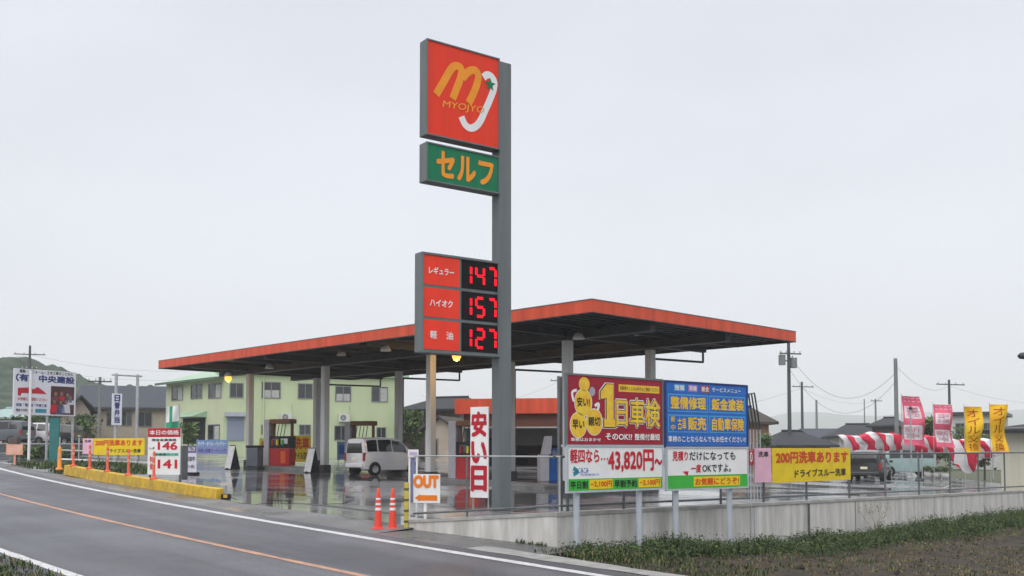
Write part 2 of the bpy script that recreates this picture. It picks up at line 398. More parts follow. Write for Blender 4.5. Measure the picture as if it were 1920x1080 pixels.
for u in us:
    for v in vs_:
        p = field_pt(u, v)
        d = p - rd(480, 974); off = d.x * RN.x + d.y * RN.y; s = d.x * RD.x + d.y * RD.y
        off -= .0018 * s * s
        okv.append(off > .80)
        if off < 1.8: p.z = p.z * max(0, (off - .8)) + (roadz(p.x, p.y) - .02) * (1 - max(0, (off - .8)))
        V.append(p)
Fc = []
for i in range(N - 1):
    for j in range(Mv - 1):
        q = [i * Mv + j, i * Mv + j + 1, (i + 1) * Mv + j + 1, (i + 1) * Mv + j]
        if all(okv[k] for k in q): Fc.append(q)
mb.raw(V, Fc, M_SOIL, True); struct(mb, 'field')
M_VERGE = mat('verge_soil', (.10, .085, .055), .95, .25, 3, lo=(.045, .05, .022), bump=.7, bscale=14)
strip('verge', -14, -5.36, M_VERGE, -.02, edgez=.0, step=.5, jitter=.05)
# ------------------------------------------------------------------ wooded hill (left) and far ridge (right)
def ridge(name, prof, Y, depth, mt, bump, nx=160, ny=26, base=-2, tree=0.0, tsc=.2):
    x0, x1 = prof[0][0], prof[-1][0]
    def hz(px):
        for (a, ya), (b, yb) in zip(prof, prof[1:]):
            if a <= px <= b: 
                t = (px - a) / (b - a); t = t * t * (3 - 2 * t); return ya + (yb - ya) * t
        return prof[-1][1]
    V = []
    for i in range(nx + 1):
        px = x0 + (x1 - x0) * i / nx; top = zat(hz(px), Y, px)
        el = (top - CZ) / Y
        for _ in range(3):
            mxe = max((base + (top - base) * math.cos(q / 20 * math.pi / 2) ** .8 - CZ) / (Y + q / 20 * depth) for q in range(-19, 20)); top = CZ + (top - CZ) * el / mxe
        for j in range(ny + 1):
            t = j / ny * 2 - 1; y = Y + t * depth; x = ray(px, 842)[0] * Y
            k = math.cos(t * math.pi / 2) ** .8
            z = base + (top - base) * k
            nn = noise.noise(Vector((x * bump, y * bump, 0))) * .7 + noise.noise(Vector((x * bump * 3, y * bump * 3, 7))) * .4
            z += k * (top - base) * .05 * nn
            if tree: z += k * tree * (noise.noise(Vector((x * tsc, y * tsc, 4))) + .6 * noise.noise(Vector((x * tsc * 2.6, y * tsc * 2.6, 9))))
            V.append((x, y, z))
    Fc = [(i * (ny + 1) + j, (i + 1) * (ny + 1) + j, (i + 1) * (ny + 1) + j + 1, i * (ny + 1) + j + 1) for i in range(nx) for j in range(ny)]
    m = MB(); m.raw(V, Fc, mt, True); return struct(m, name)
M_HILL = mat('wooded_hill', (.062, .092, .055), .9, .3, .33, lo=(.018, .036, .024), bump=.8, bscale=.5)
ridge('hill', [(-500, 700), (-200, 672), (0, 678), (60, 677), (90, 690), (145, 711), (176, 718), (217, 727), (253, 733), (277, 728), (312, 731), (420, 745), (560, 790), (700, 830)], 210, 75, M_HILL, .03, 300, 44, 0, 1.3, .22)
M_FAR = mat('far_ridge_forest', (.05, .085, .065), .95, .2, .004, lo=(.035, .06, .05))
ridge('mountains', [(1150, 838), (1320, 800), (1420, 784), (1500, 772), (1560, 778), (1640, 780), (1730, 772), (1820, 778), (1930, 766), (2100, 772), (2400, 830)], 2600, 700, M_FAR, .002, 120, 20, -20)
# ================================================================== CANOPY
CN = Vector((2.366, 29.20, 0)); CN.z = lotz(CN.x, CN.y)
Mc = fr(CN, e2); CL, CW = 28.85, 11.71; ZB = 5.56; ZT = 5.925
can = thing('station_canopy', 'large flat canopy with vermilion fascia and dark underside over the forecourt', 'canopy', Mc)
def clz(x, y):
    p = Mc @ Vector((x, y, 0)); return lotz(p.x, p.y) - CN.z
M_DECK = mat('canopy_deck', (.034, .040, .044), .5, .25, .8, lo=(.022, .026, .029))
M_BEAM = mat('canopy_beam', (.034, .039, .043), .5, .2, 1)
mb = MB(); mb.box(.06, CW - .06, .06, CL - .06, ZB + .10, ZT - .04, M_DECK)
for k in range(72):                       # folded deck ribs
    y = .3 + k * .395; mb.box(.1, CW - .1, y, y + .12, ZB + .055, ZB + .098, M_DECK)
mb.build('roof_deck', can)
mb = MB()
mb.box(0, CW, 0, .058, ZB, ZT, M_FASC); mb.box(0, CW, CL - .058, CL, ZB, ZT, M_FASC)
mb.box(0, .058, .06, CL - .06, ZB, ZT, M_FASC); mb.box(CW - .058, CW, .06, CL - .06, ZB, ZT, M_FASC)
mb.build('fascia', can)
mb = MB()
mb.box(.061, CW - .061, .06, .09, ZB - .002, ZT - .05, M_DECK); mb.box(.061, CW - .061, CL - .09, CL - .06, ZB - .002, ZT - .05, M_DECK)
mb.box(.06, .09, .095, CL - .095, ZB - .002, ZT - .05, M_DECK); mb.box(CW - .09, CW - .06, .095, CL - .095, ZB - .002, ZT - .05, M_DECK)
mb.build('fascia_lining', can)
mb = MB()                                  # thin grey edge trim under and over the fascia
for (a, b, c, d) in ((-.012, CW + .012, -.012, .07), (-.012, CW + .012, CL - .07, CL + .012), (-.012, .07, .075, CL - .075), (CW - .07, CW + .012, .075, CL - .075)):
    mb.box(a, b, c, d, ZT + .003, ZT + .03, M_STEEL); mb.box(a + .004, b - .004, c + .004, d - .004, ZB - .03, ZB - .003, M_BEAM)
for k in range(1, 10):                     # fascia panel joints
    y = k * CL / 10; mb.box(-.004, 0, y, y + .012, ZB, ZT, M_CRIM)
for k in range(1, 4):
    x = k * CW / 4; mb.box(x, x + .012, -.004, 0, ZB, ZT, M_CRIM)
mb.build('edge_trim', can)
CX = (3.3, 7.6); CY = (4.0, 11.4, 18.9, 25.6)
for x in CX:
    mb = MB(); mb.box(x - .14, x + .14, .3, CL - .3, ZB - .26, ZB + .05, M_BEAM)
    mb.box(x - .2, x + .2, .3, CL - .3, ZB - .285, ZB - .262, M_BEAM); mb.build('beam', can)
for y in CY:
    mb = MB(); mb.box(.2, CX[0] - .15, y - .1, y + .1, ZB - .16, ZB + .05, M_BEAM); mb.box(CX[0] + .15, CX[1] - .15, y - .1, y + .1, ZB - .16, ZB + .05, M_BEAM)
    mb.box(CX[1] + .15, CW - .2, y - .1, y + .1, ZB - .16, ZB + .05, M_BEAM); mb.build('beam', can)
mb = MB()
for k in range(1, 12):
    y = k * 2.4; 
    if min(abs(y - q) for q in CY) > .4: mb.box(.2, CW - .2, y - .04, y + .04, ZB - .06, ZB + .05, M_BEAM)
mb.build('purlin_rows', can)
M_COL = mat('column_paint', (.62, .63, .63), .5, .10, .9, lo=(.48, .49, .485), stretch=(3, 3, .4))
M_PLINTH = mat('column_plinth', (.05, .052, .055), .6, .2)
REAR = dict(zip(CY, (7.95, 7.75, 7.5, 7.25)))
for y in CY:
    for x in (CX[0], REAR[y]):
        z = clz(x, y); mb = MB(); w = .15
        mb.box(x - w, x + w, y - w, y + w, z - .05, ZB - .29, M_COL)
        c = mb.build('column', can, bevel=.03)
        m2 = MB(); m2.box(x - w - .06, x + w + .06, y - w - .06, y + w + .06, z - .04, z + .35, M_PLINTH); m2.build('plinth', c, bevel=.02)
    # drain pipe from the rear gutter to the rear column
    mb = MB(); x = REAR[y]
    mb.path([(x + .26, y, ZB - .62), (CW - .3, y, ZB - .55), (CW - .3, y, ZB - .03)], .045, M_BEAM)
    mb.path([(x + .26, y, ZB - .62), (x + .26, y, clz(x, y) + .1)], .045, M_BEAM)
    mb.build('drain_pipe', can)
# lamps under the deck
M_BULB = mat('lamp_bulb', (1, .47, .09), .4, 0, emit=1.7)
M_LAMPSH = mat('lamp_shade_white', (.6, .6, .58), .4, .05)
def clamp(px, py, Y, lit):
    p = Mc.inverted() @ at(px, py, Y)
    mb = MB(); mb.tube((p.x, p.y, p.z + .15), (p.x, p.y, ZB - .01), .02, M_BEAM, 8)
    mb.lathe([(.02, .30), (.12, .28), (.2, .12), (.21, .07), (.19, .08), (.1, .2), (.02, .22)], M_LAMPSH, 18, p)
    o = mb.build('pendant_lamp', can)
    if lit:
        m2 = MB(); m2.lathe([(0, -.19), (.10, -.15), (.17, -.05), (.17, .03), (.10, .12), (.04, .16)], M_BULB, 16, p); m2.build('bulb', o)
        L = bpy.data.lights.new('canopy_lamp', 'POINT'); L.energy = 45 if px < 600 else 110; L.color = (1, .55, .16); L.shadow_soft_size = .12
        lo = bpy.data.objects.new('canopy_lamp', L); C.objects.link(lo); lo.location = Mc @ Vector((p.x, p.y, p.z - .25)); lo.parent = can
        lo.matrix_parent_inverse = Mc.inverted()
clamp(428, 709, 47.5, True); clamp(856, 668, 38.0, True)
for q in ((505, 694, 47), (723, 662, 38), (640, 670, 42), (1085, 640, 33.5), (1200, 632, 36)): clamp(*q, False)
# ================================================================== POLE SIGN
u36 = Vector((.81, .587, 0)); PB = Vector((-.30, 24, 0)); PB.z = lotz(PB.x, PB.y)
Mp = fr(PB, u36); ZP = PB.z
def pz(py, Y=22.9, px=803): return zat(py, Y, px) - ZP
pole = thing('pole_sign', 'tall grey pole sign with red logo box, green box and red lit fuel price display', 'sign', Mp)
ptop = zat(117, 24.1, 950) - ZP
mb = MB(); mb.box(0, .35, 0, .34, -.1, ptop, M_STEEL); mb.build('pole', pole, bevel=.012)
PW = 2.09
def signbox(z0, z1, name, face):
    mb = MB(); mb.box(-PW, -.003, .02, .32, z0, z1, M_STEEL)
    o = mb.build(name, pole, bevel=.012)
    return o
def rim(mb, x0, x1, z0, z1, w, mt, y0=-.012, y1=.018):
    mb.box(x0, x1, y0, y1, z1 - w, z1, mt); mb.box(x0, x1, y0, y1, z0, z0 + w, mt)
    mb.box(x0, x0 + w, y0, y1, z0 + w, z1 - w, mt); mb.box(x1 - w, x1, y0, y1, z0 + w, z1 - w, mt)
M_STEELD = mat('dark_sign_frame', (.05, .055, .058), .45, .15)
za, zb = pz(253), pz(77)
o = signbox(za - .02, zb + .02, 'logo_box', M_RED)
mb = MB(); rim(mb, -PW, -.004, za - .02, zb + .02, .032, M_STEEL)
x0, x1, z0, z1 = -PW + .032, -.036, za + .012, zb - .012
mb.face([(x0, .012, z0), (x1, .012, z0), (x1, .012, z1), (x0, .012, z1)], M_RED)
def uv(cx, cy):
    u = (cx - 150) / 455; top = 75 + 110 * u; bot = 620 + 95 * u
    v = 1 - (cy - top) / (bot - top); return (x0 + u * (x1 - x0), z0 + v * (z1 - z0))
def arc(pts, n=6):                         # smooth a polyline (Catmull-Rom)
    P = [Vector(p) for p in pts]; out = []
    for i in range(len(P) - 1):
        a, b, c, d = P[max(0, i - 1)], P[i], P[i + 1], P[min(len(P) - 1, i + 2)]
        for k in range(n):
            t = k / n; out.append(.5 * ((2 * b) + (c - a) * t + (2 * a - 5 * b + 4 * c - d) * t * t + (3 * b - a - 3 * c + d) * t ** 3))
    out.append(P[-1]); return out
mb.stroke(arc([uv(*p) for p in ((203, 395), (250, 318), (288, 255), (315, 228), (345, 228), (362, 252), (352, 305), (330, 360), (305, 420))]), .19, M_LOGOY, .004)
mb.stroke(arc([uv(*p) for p in ((368, 300), (395, 268), (425, 250), (455, 254), (470, 285), (462, 330), (440, 385), (408, 445))]), .19, M_LOGOY, .002)
mb.stroke(arc([uv(*p) for p in ((505, 292), (530, 276), (558, 286), (578, 320), (572, 366), (545, 430), (515, 490), (488, 545), (458, 580), (420, 592), (385, 570), (362, 524))]), .175, M_WHITE, .006)
cx_, cz_ = uv(548, 334); st = []
for k in range(10):
    a = math.pi / 2 + k * math.pi / 5; r = .17 if k % 2 == 0 else .075; st.append((cx_ + r * math.cos(a), .0, cz_ + r * math.sin(a)))
mb.face(st, M_GREEN)
vs, fs, bb = glyphs('MYOJYO', 0)
vs2 = []
for vx, vy in vs:
    tt = (vx - bb[0]) / (bb[2] - bb[0]); h = (vy - bb[1]) / (bb[3] - bb[1])
    a = Vector(uv(240 + 265 * tt, 478 + 40 * tt)); b_ = Vector(uv(240 + 265 * tt + 8, 430 + 38 * tt)); q = a.lerp(b_, h); vs2.append((q.x, -.003, q.y))
M_LOGOT = mat('logo_text_gold', (.85, .40, .03), .4, .05)
mb.raw(vs2, fs, M_LOGOT)
mb.build('logo_face', o)
za, zb = pz(341), pz(268)
o = signbox(za, zb, 'self_service_box', M_GREEN)
mb = MB(); rim(mb, -PW, -.004, za, zb, .032, M_STEEL)
mb.face([(-PW + .032, .012, za + .032), (-.036, .012, za + .032), (-.036, .012, zb - .032), (-PW + .032, .012, zb - .032)], M_GREEN)
mb.text('セルフ', -PW + .30, za + .17, -.20, zb - .17, M_LOGOY, .045, .004)
mb.build('sign_face', o)
PW = 2.20
za, zb = pz(658, 22.8, 795), pz(476, 22.8, 795)
o = signbox(za - .03, zb + .04, 'price_box', M_RED)
M_LED = mat('led_red', (.92, .008, .022), .5, 0, emit=.80, spec=.1)
M_LEDBG = mat('led_panel', (.009, .008, .009), .6, .2, spec=.12)
M_CELL = mat('price_cell_red', (.84, .055, .028), .45, .05, 2, spec=.15)
hh = (zb - za) / 3; names = ('レギュラー', 'ハイオク', '軽  油'); vals = ('147', '157', '127')
SEG = {'1': 'bc', '4': 'fgbc', '7': 'abc', '5': 'afgcd', '2': 'abged'}
mb = MB()
def digit(mb, ch, x, z, w, h, y):
    t = .07; sh = .10
    P = {'tl': (x, z + h), 'tr': (x + w, z + h), 'ml': (x, z + h / 2), 'mr': (x + w, z + h / 2), 'bl': (x, z), 'br': (x + w, z)}
    E_ = {'a': ('tl', 'tr'), 'b': ('tr', 'mr'), 'c': ('mr', 'br'), 'd': ('bl', 'br'), 'e': ('ml', 'bl'), 'f': ('tl', 'ml'), 'g': ('ml', 'mr')}
    for s in SEG[ch]:
        a, b = Vector(P[E_[s][0]]), Vector(P[E_[s][1]]); d = (b - a).normalized() * .022
        mb.stroke([a + d, b - d], t, M_LED, y)
for i in range(3):
    c1 = zb - i * hh - .02; c0 = zb - (i + 1) * hh + .05
    mb.face([(-PW + .055, .012, c0), (-1.16, .012, c0), (-1.16, .012, c1), (-PW + .055, .012, c1)], M_CELL)
    mb.face([(-1.10, .012, c0), (-.05, .012, c0), (-.05, .012, c1), (-1.10, .012, c1)], M_LEDBG)
    zc = (c0 + c1) / 2; w = (.68, .62, .50)[i]
    if i < 2: mb.text(names[i], -1.66 - w / 2, zc - .085, -1.66 + w / 2, zc + .075, M_WHITE, .03, .004)
    else:
        mb.text('軽', -1.96, zc - .09, -1.78, zc + .09, M_WHITE, .02, .004); mb.text('油', -1.52, zc - .09, -1.34, zc + .09, M_WHITE, .02, .004)
    h = (c1 - c0) * .64; zd = c0 + (c1 - c0) * .17
    if vals[i][0] == '1': digit(mb, '1', -1.07, zd, .24, h, .004)
    digit(mb, vals[i][1], -.68, zd, .22, h, .004); digit(mb, vals[i][2], -.32, zd, .20, h, .004)
rim(mb, -PW, -.004, za - .03, zb + .04, .05, M_STEEL)
mb.build('price_face', o)
# ================================================================== WALL + RAILINGS
wall = thing('retaining_wall', 'stained pale concrete retaining wall between forecourt and field', 'wall', fr((W1.x, W1.y, 0), e2))
def wtop(k): return .67 - .0119 * k        # wall top along e2 from the corner
mb = MB(); L2 = 27.0
n = 27
for i in range(n):
    a, b = i * L2 / n, (i + 1) * L2 / n
    vs = [(a, 0, -.6), (b, 0, -.6), (b, .22, -.6), (a, .22, -.6), (a, 0, wtop(a) - .06), (b, 0, wtop(b) - .06), (b, .22, wtop(b) - .06), (a, .22, wtop(a) - .06)]
    f = [(0, 1, 5, 4), (3, 7, 6, 2)]
    if i == 0: f.append((0, 4, 7, 3))
    if i == n - 1: f.append((1, 2, 6, 5))
    mb.raw(vs, f, M_CONC)
mb.build('side_face', wall)
mb = MB()
mb.raw([(-.02, -.025, wtop(0) - .06), (L2, -.025, wtop(L2) - .06), (L2, .245, wtop(L2) - .06), (-.02, .245, wtop(0) - .06),
        (-.02, -.025, wtop(0)), (L2, -.025, wtop(L2)), (L2, .245, wtop(L2)), (-.02, .245, wtop(0))], [(0, 3, 2, 1), (4, 5, 6, 7), (0, 1, 5, 4), (1, 2, 6, 5), (2, 3, 7, 6), (3, 0, 4, 7)], M_COPE)
mb.build('coping', wall)
inv = wall.matrix_world.inverted() if False else fr((W1.x, W1.y, 0), e2).inverted()
d01 = (W1 - W0); nrm = Vector((-d01.y, d01.x, 0)).normalized()
def wp(t, z, off=0): return inv @ (W0.lerp(W1, t) + nrm * off + Vector((0, 0, z)))
mb = MB(); t0z, t1z = .36, .67
for i in range(6):
    a, b = i / 6, (i + 1) / 6; ha = t0z + (t1z - t0z) * a; hb = t0z + (t1z - t0z) * b
    vs = [wp(a, -.5), wp(b, -.5), wp(b, -.5, .2), wp(a, -.5, .2), wp(a, ha - .05), wp(b, hb - .05), wp(b, hb - .05, .2), wp(a, ha - .05, .2)]
    f = [(0, 1, 5, 4), (3, 7, 6, 2)]
    if i == 0: f.append((0, 4, 7, 3))
    mb.raw(vs, f, M_CONC)
mb.build('front_face', wall)
mb = MB()
vs = [wp(-.01, t0z - .05, -.02), wp(.985, t1z - .055, -.02), wp(.985, t1z - .055, .22), wp(-.01, t0z - .05, .22), wp(-.01, t0z, -.02), wp(.985, t1z - .004, -.02), wp(.985, t1z - .004, .22), wp(-.01, t0z, .22)]
mb.raw(vs, [(0, 3, 2, 1), (4, 5, 6, 7), (0, 1, 5, 4), (1, 2, 6, 5), (2, 3, 7, 6), (3, 0, 4, 7)], M_COPE); mb.build('coping', wall)
# vertical joints / dark downpipes on the side face
for px in (1513, 1600, 1918):
    r_ = ray(px, 842)[0]; k = (r_ * W1.y - W1.x) / (e2.x - r_ * e2.y)
    mb = MB(); mb.tube((k, -.03, -.4), (k, -.03, wtop(k) - .065), .022 if px != 1600 else .008, M_DPIPE, 8); mb.build('drain_pipe', wall)
def side_k(px):
    r_ = ray(px, 842)[0]; return (r_ * W1.y - W1.x) / (e2.x - r_ * e2.y)
ZR = 1.60
ff = thing('pipe_railing', 'pale pipe railing on the short front wall beside the pole sign', 'railing', fr((W0.x, W0.y, t0z), d01))
Lf = d01.length
mb = MB(); mb.tube((0.05, .1, ZR - t0z), (Lf, .1, ZR - t0z), .015, M_GALV, 10); mb.build('rail', ff)
mb = MB(); mb.tube((0.05, .1, .13), (Lf, .1, .42), .022, M_DPIPE, 10); mb.build('rail', ff)
for k in (1.5, Lf - .02):
    mb = MB(); mb.tube((k, .1, (t1z - t0z) * k / Lf - .02), (k, .1, ZR - t0z), .020, M_GALV if k > 2 else M_DPIPE, 8); mb.build('post', ff)
Ms = fr((W1.x, W1.y, .67), e2)
sf = thing('pipe_railing', 'long dark grey pipe railing along the wall behind the billboards', 'railing', Ms)
mb = MB(); mb.tube((.05, .12, ZR - .67), (L2, .12, ZR + .02 - .67), .024, M_DPIPE, 8); mb.build('rail', sf)
mb = MB(); mb.tube((.05, .12, .10), (L2, .12, wtop(L2) - .67 + .12), .022, M_DPIPE, 8); mb.build('rail', sf)
ks = [.4, 1.9, 3.4, 5.0] + [side_k(p) for p in (1440, 1520, 1600, 1667, 1730, 1788, 1841, 1890)] + [24.5, 26.5]
for k in ks:
    mb = MB(); mb.tube((k, .12, wtop(k) - .67 - .02), (k, .12, ZR - .67), .026, M_DPIPE, 8); mb.build('post', sf)
k = side_k(1729)
tp = thing('pole', 'thin pale pole with a dark ball top rising from the railing', 'pole', Ms @ Matrix.Translation((k, .30, wtop(k) - .67 - .5)))
mb = MB(); mb.tube((0, 0, 0), (0, 0, 2.80), .02, M_GALV, 10); mb.build('shaft', tp)
mb = MB(); mb.lathe([(0, 2.78), (.03, 2.80), (.042, 2.84), (.03, 2.88), (0, 2.9)], M_STEELD, 12); mb.build('ball_cap', tp)
# ================================================================== KERB + DELINEATORS + CONES
M_KERB = mat('yellow_kerb_paint', (.66, .42, .03), .6, .15, 4, lo=(.42, .27, .04), bump=.15)
mb = MB(); s_ = [-18.6 + i * .452 for i in range(31)]
KH = .23
def kp(s, off, z):
    p = road_at(s, off); base = max(lotz(p.x, p.y), p.z) ; p.z = base + z; return p
for a, b in zip(s_, s_[1:]):
    A = [kp(a, 1.5, -.1), kp(a, 1.53, KH), kp(a, 1.72, KH + .01), kp(a, 1.76, -.15)]; B = [kp(b, 1.5, -.1), kp(b, 1.53, KH), kp(b, 1.72, KH + .01), kp(b, 1.76, -.15)]
    for i in range(3): mb.face([A[i], B[i], B[i + 1], A[i + 1]], M_KERB)
    if a == s_[0]: mb.face(A[::-1], M_KERB)
    if b == s_[-1]: mb.face(B, M_KERB)
tag(mb.build('yellow_kerb'), 'long low kerb painted yellow between the road and the forecourt', 'kerb')
M_POST = mat('delineator_orange', (.70, .11, .055), .5, .06, 4)
M_REFL = mat('reflective_band', (.74, .38, .26), .4, .05)
def delin(s, lab, h=.82, first=[None]):
    p = kp(s, 1.62, KH)
    if first[0] is None:
        t = thing('delineator_post', lab, 'post', Matrix.Translation(p), 'orange posts standing on the yellow kerb')
        mb = MB(); mb.lathe([(.11, 0), (.12, .015), (.11, .04), (.06, .06), (.042, .09), (.038, h - .03), (.024, h), (0, h)], M_POST, 14); mb.build('shaft', t)
        for z in (.42, .62):
            mb = MB(); mb.lathe([(.0425, z), (.0425, z + .07)], M_REFL, 14); mb.build('reflective_band', t)
        first[0] = t
    else: t = copy_tree(first[0]); t.location = p; t['label'] = lab
    return t
def s_of(px, off=1.62):
    best = min(((abs(proj(road_at(s / 20, off))[0] - px), s / 20) for s in range(-700, 100)))
    return best[1]
for px, lab in ((137, 'orange delineator post second from the far end of the yellow kerb'), (168, 'orange delineator post in front of the pink panel beside the yellow banner'), (201, 'orange delineator post in front of the middle of the far yellow banner'),
                (241, 'orange delineator post below the right end of the far yellow banner'), (288, 'orange delineator post standing right in front of the red and white price board')): delin(s_of(px), lab)
p = kp(s_of(111), 1.62, 0)
t = thing('marker_post', 'thick orange marker post at the far end of the yellow kerb', 'post', Matrix.Translation(p))
mb = MB(); mb.lathe([(.13, 0), (.14, .03), (.12, .06), (.075, .1), (.062, .76), (.04, .86), (0, .88)], mat('amber_marker', (.80, .28, .04), .5, .06), 16); mb.build('shaft', t)
mb = MB(); mb.lathe([(.0705, .48), (.067, .60)], M_REFL, 16); mb.build('reflective_band', t)
p = lot(424, 936); t = thing('kerb_end_stud', 'small black and yellow block on the ground at the near kerb end', 'block', Matrix.Translation(p))
mb = MB(); mb.box(-.12, .12, -.08, .08, 0, .14, M_BLACK); mb.build('block', t, bevel=.03)
mb = MB(); mb.box(-.05, .05, -.084, -.081, .04, .12, M_KERB); mb.build('reflector', t)
M_CONE = mat('cone_red_orange', (.80, .07, .045), .45, .06, 3)
t = None
for px, lab in ((709, 'red traffic cone with white bands, further from the yellow striped post'), (736, 'red traffic cone with white bands, next to the yellow striped post')):
    p = rd(px, 992); p.z += .0
    if t is None:
        t = thing('traffic_cone', lab, 'traffic cone', Matrix.Translation(p), 'traffic cones at the exit')
        mb = MB(); mb.lathe([(.078, .03), (.07, .15), (.038, .66), (.024, .77), (.016, .78), (0, .78)], M_CONE, 20); mb.build('cone_body', t)
        mb = MB(); mb.box(-.105, .105, -.105, .105, 0, .032, M_CONE); mb.build('base', t, bevel=.012)
        for z0_, z1_ in ((.36, .41), (.46, .50), (.56, .595)):
            r0 = .070 - .032 * (z0_ - .15) / .51 + .003; r1 = .070 - .032 * (z1_ - .15) / .51 + .003
            mb = MB(); mb.lathe([(r0, z0_), (r1, z1_)], M_WHITE, 20); mb.build('reflective_band', t)
    else: q = copy_tree(t); q.location = p; q['label'] = lab
# yellow / black bollard and the white gate posts at the wall end
p = Vector((at(762, 960, 19.15).x, 19.15, 0)); p.z = roadz(p.x, p.y)
t = thing('striped_post', 'yellow post with black stripes at the end of the concrete wall', 'post', Matrix.Translation(p))
M_YP = mat('yellow_post_paint', (.52, .42, .07), .5, .12, 5)
hp = zat(905, 19.15) - p.z
mb = MB(); mb.box(-.042, .042, -.042, .042, 0, hp, M_YP); mb.build('shaft', t, bevel=.01)
for k in range(4):
    mb = MB(); z = .12 + k * hp / 4.3; mb.box(-.0445, .0445, -.0445, .0445, z, z + .045, mat('faded_black_stripe', (.10, .09, .03), .6)); mb.build('stripe', t)
p = at(772, 900, 19.65); p.z = lotz(p.x, p.y)
t = thing('notice_board', 'narrow white notice frame on two posts at the railing end', 'sign', fr(p, (1, .25)))
hp = zat(843, 19.65) - p.z
for x in (-.045, .10):
    mb = MB(); mb.tube((x, 0, 0), (x, 0, hp - .05), .022, M_WHITE, 8); mb.build('post', t)
mb = MB(); mb.box(-.01, .065, .0, .02, .45, hp - .16, sm(120, 125, 160)); mb.build('panel', t)
mb = MB(); mb.box(-.075, .13, -.03, .03, hp - .15, hp, M_WHITE); mb.rect(-.05, hp - .11, .10, hp - .05, sm(190, 170, 200), -.034); mb.build('header_plate', t, bevel=.004)
# ================================================================== BILLBOARDS BY THE WALL
def billboard(name, label, group, pxl, pxr, yt, yb, Yl, Yr, base_px=(), th=.05, frame_mt=None):
    """vertical board: local x along the board, z up, origin on the ground at the left end."""
    A = at(pxl, (yt + yb) / 2, Yl); B = at(pxr, (yt + yb) / 2, Yr)
    zt, zb_ = zat(yt, Yl, pxl), zat(yb, Yl, pxl)
    g = -.15
    t = thing(name, label, 'billboard' if group is None else 'banner', fr((A.x, A.y, g), B - A), None)
    t['w'] = (Vector((B.x - A.x, B.y - A.y, 0))).length
    return t, (Vector((B.x - A.x, B.y - A.y, 0))).length, zb_ - g, zt - g
def panel(t, name, w, z0, z1, mt, draw=None, y0=0.0, th=.03, x0=0.0, frame=None):
    mb = MB(); mb.box(x0, x0 + w, y0, y0 + th, z0, z1, mt)
    if draw: draw(mb, x0, z0, w, z1 - z0, y0)
    o = mb.build(name, t)
    if frame:
        mb = MB(); f = .035
        mb.box(x0 - f, x0 + w + f, y0 - .012, y0 + th + .012, z1 + .001, z1 + f, frame); mb.box(x0 - f, x0 + w + f, y0 - .012, y0 + th + .012, z0 - f, z0 - .001, frame)
        mb.box(x0 - f, x0 - .001, y0 - .012, y0 + th + .012, z0 - .0005, z1 + .0005, frame); mb.box(x0 + w + .001, x0 + w + f, y0 - .012, y0 + th + .012, z0 - .0005, z1 + .0005, frame)
        mb.build('frame', t)
    return o
def TX(mb, x0, z0, w, h, y, txt, a, b, c, d, mt, bold=.0, dy=.006, **k): mb.text(txt, x0 + a * w, z0 + b * h, x0 + c * w, z0 + d * h, mt, bold, y - dy, **k)
def RX(mb, x0, z0, w, h, y, a, b, c, d, mt, dy=.003): mb.rect(x0 + a * w, z0 + b * h, x0 + c * w, z0 + d * h, mt, y - dy)
def posts(t, xs, ztop, r=.04, y=.10, mt=None, z0=-.1):
    for x in xs:
        mb = MB(); mb.tube((x, y, z0), (x, y, ztop), r, mt or M_PALEP, 12); mb.build('post', t)
M_PALEP = mat('pale_blue_grey_post', (.42, .46, .50), .5, .1, 2)
M_PLUM = mat('board_crimson', (.36, .013, .026), .45, .12, 2.5, lo=(.30, .012, .035))
M_LEMON = mat('letter_yellow', (.82, .60, .05), .45, .12, 5, lo=(.78, .42, .03))
M_CREAM = mat('banner_white', (.80, .80, .79), .5, .05, 2, bump=.3, bscale=2.5)
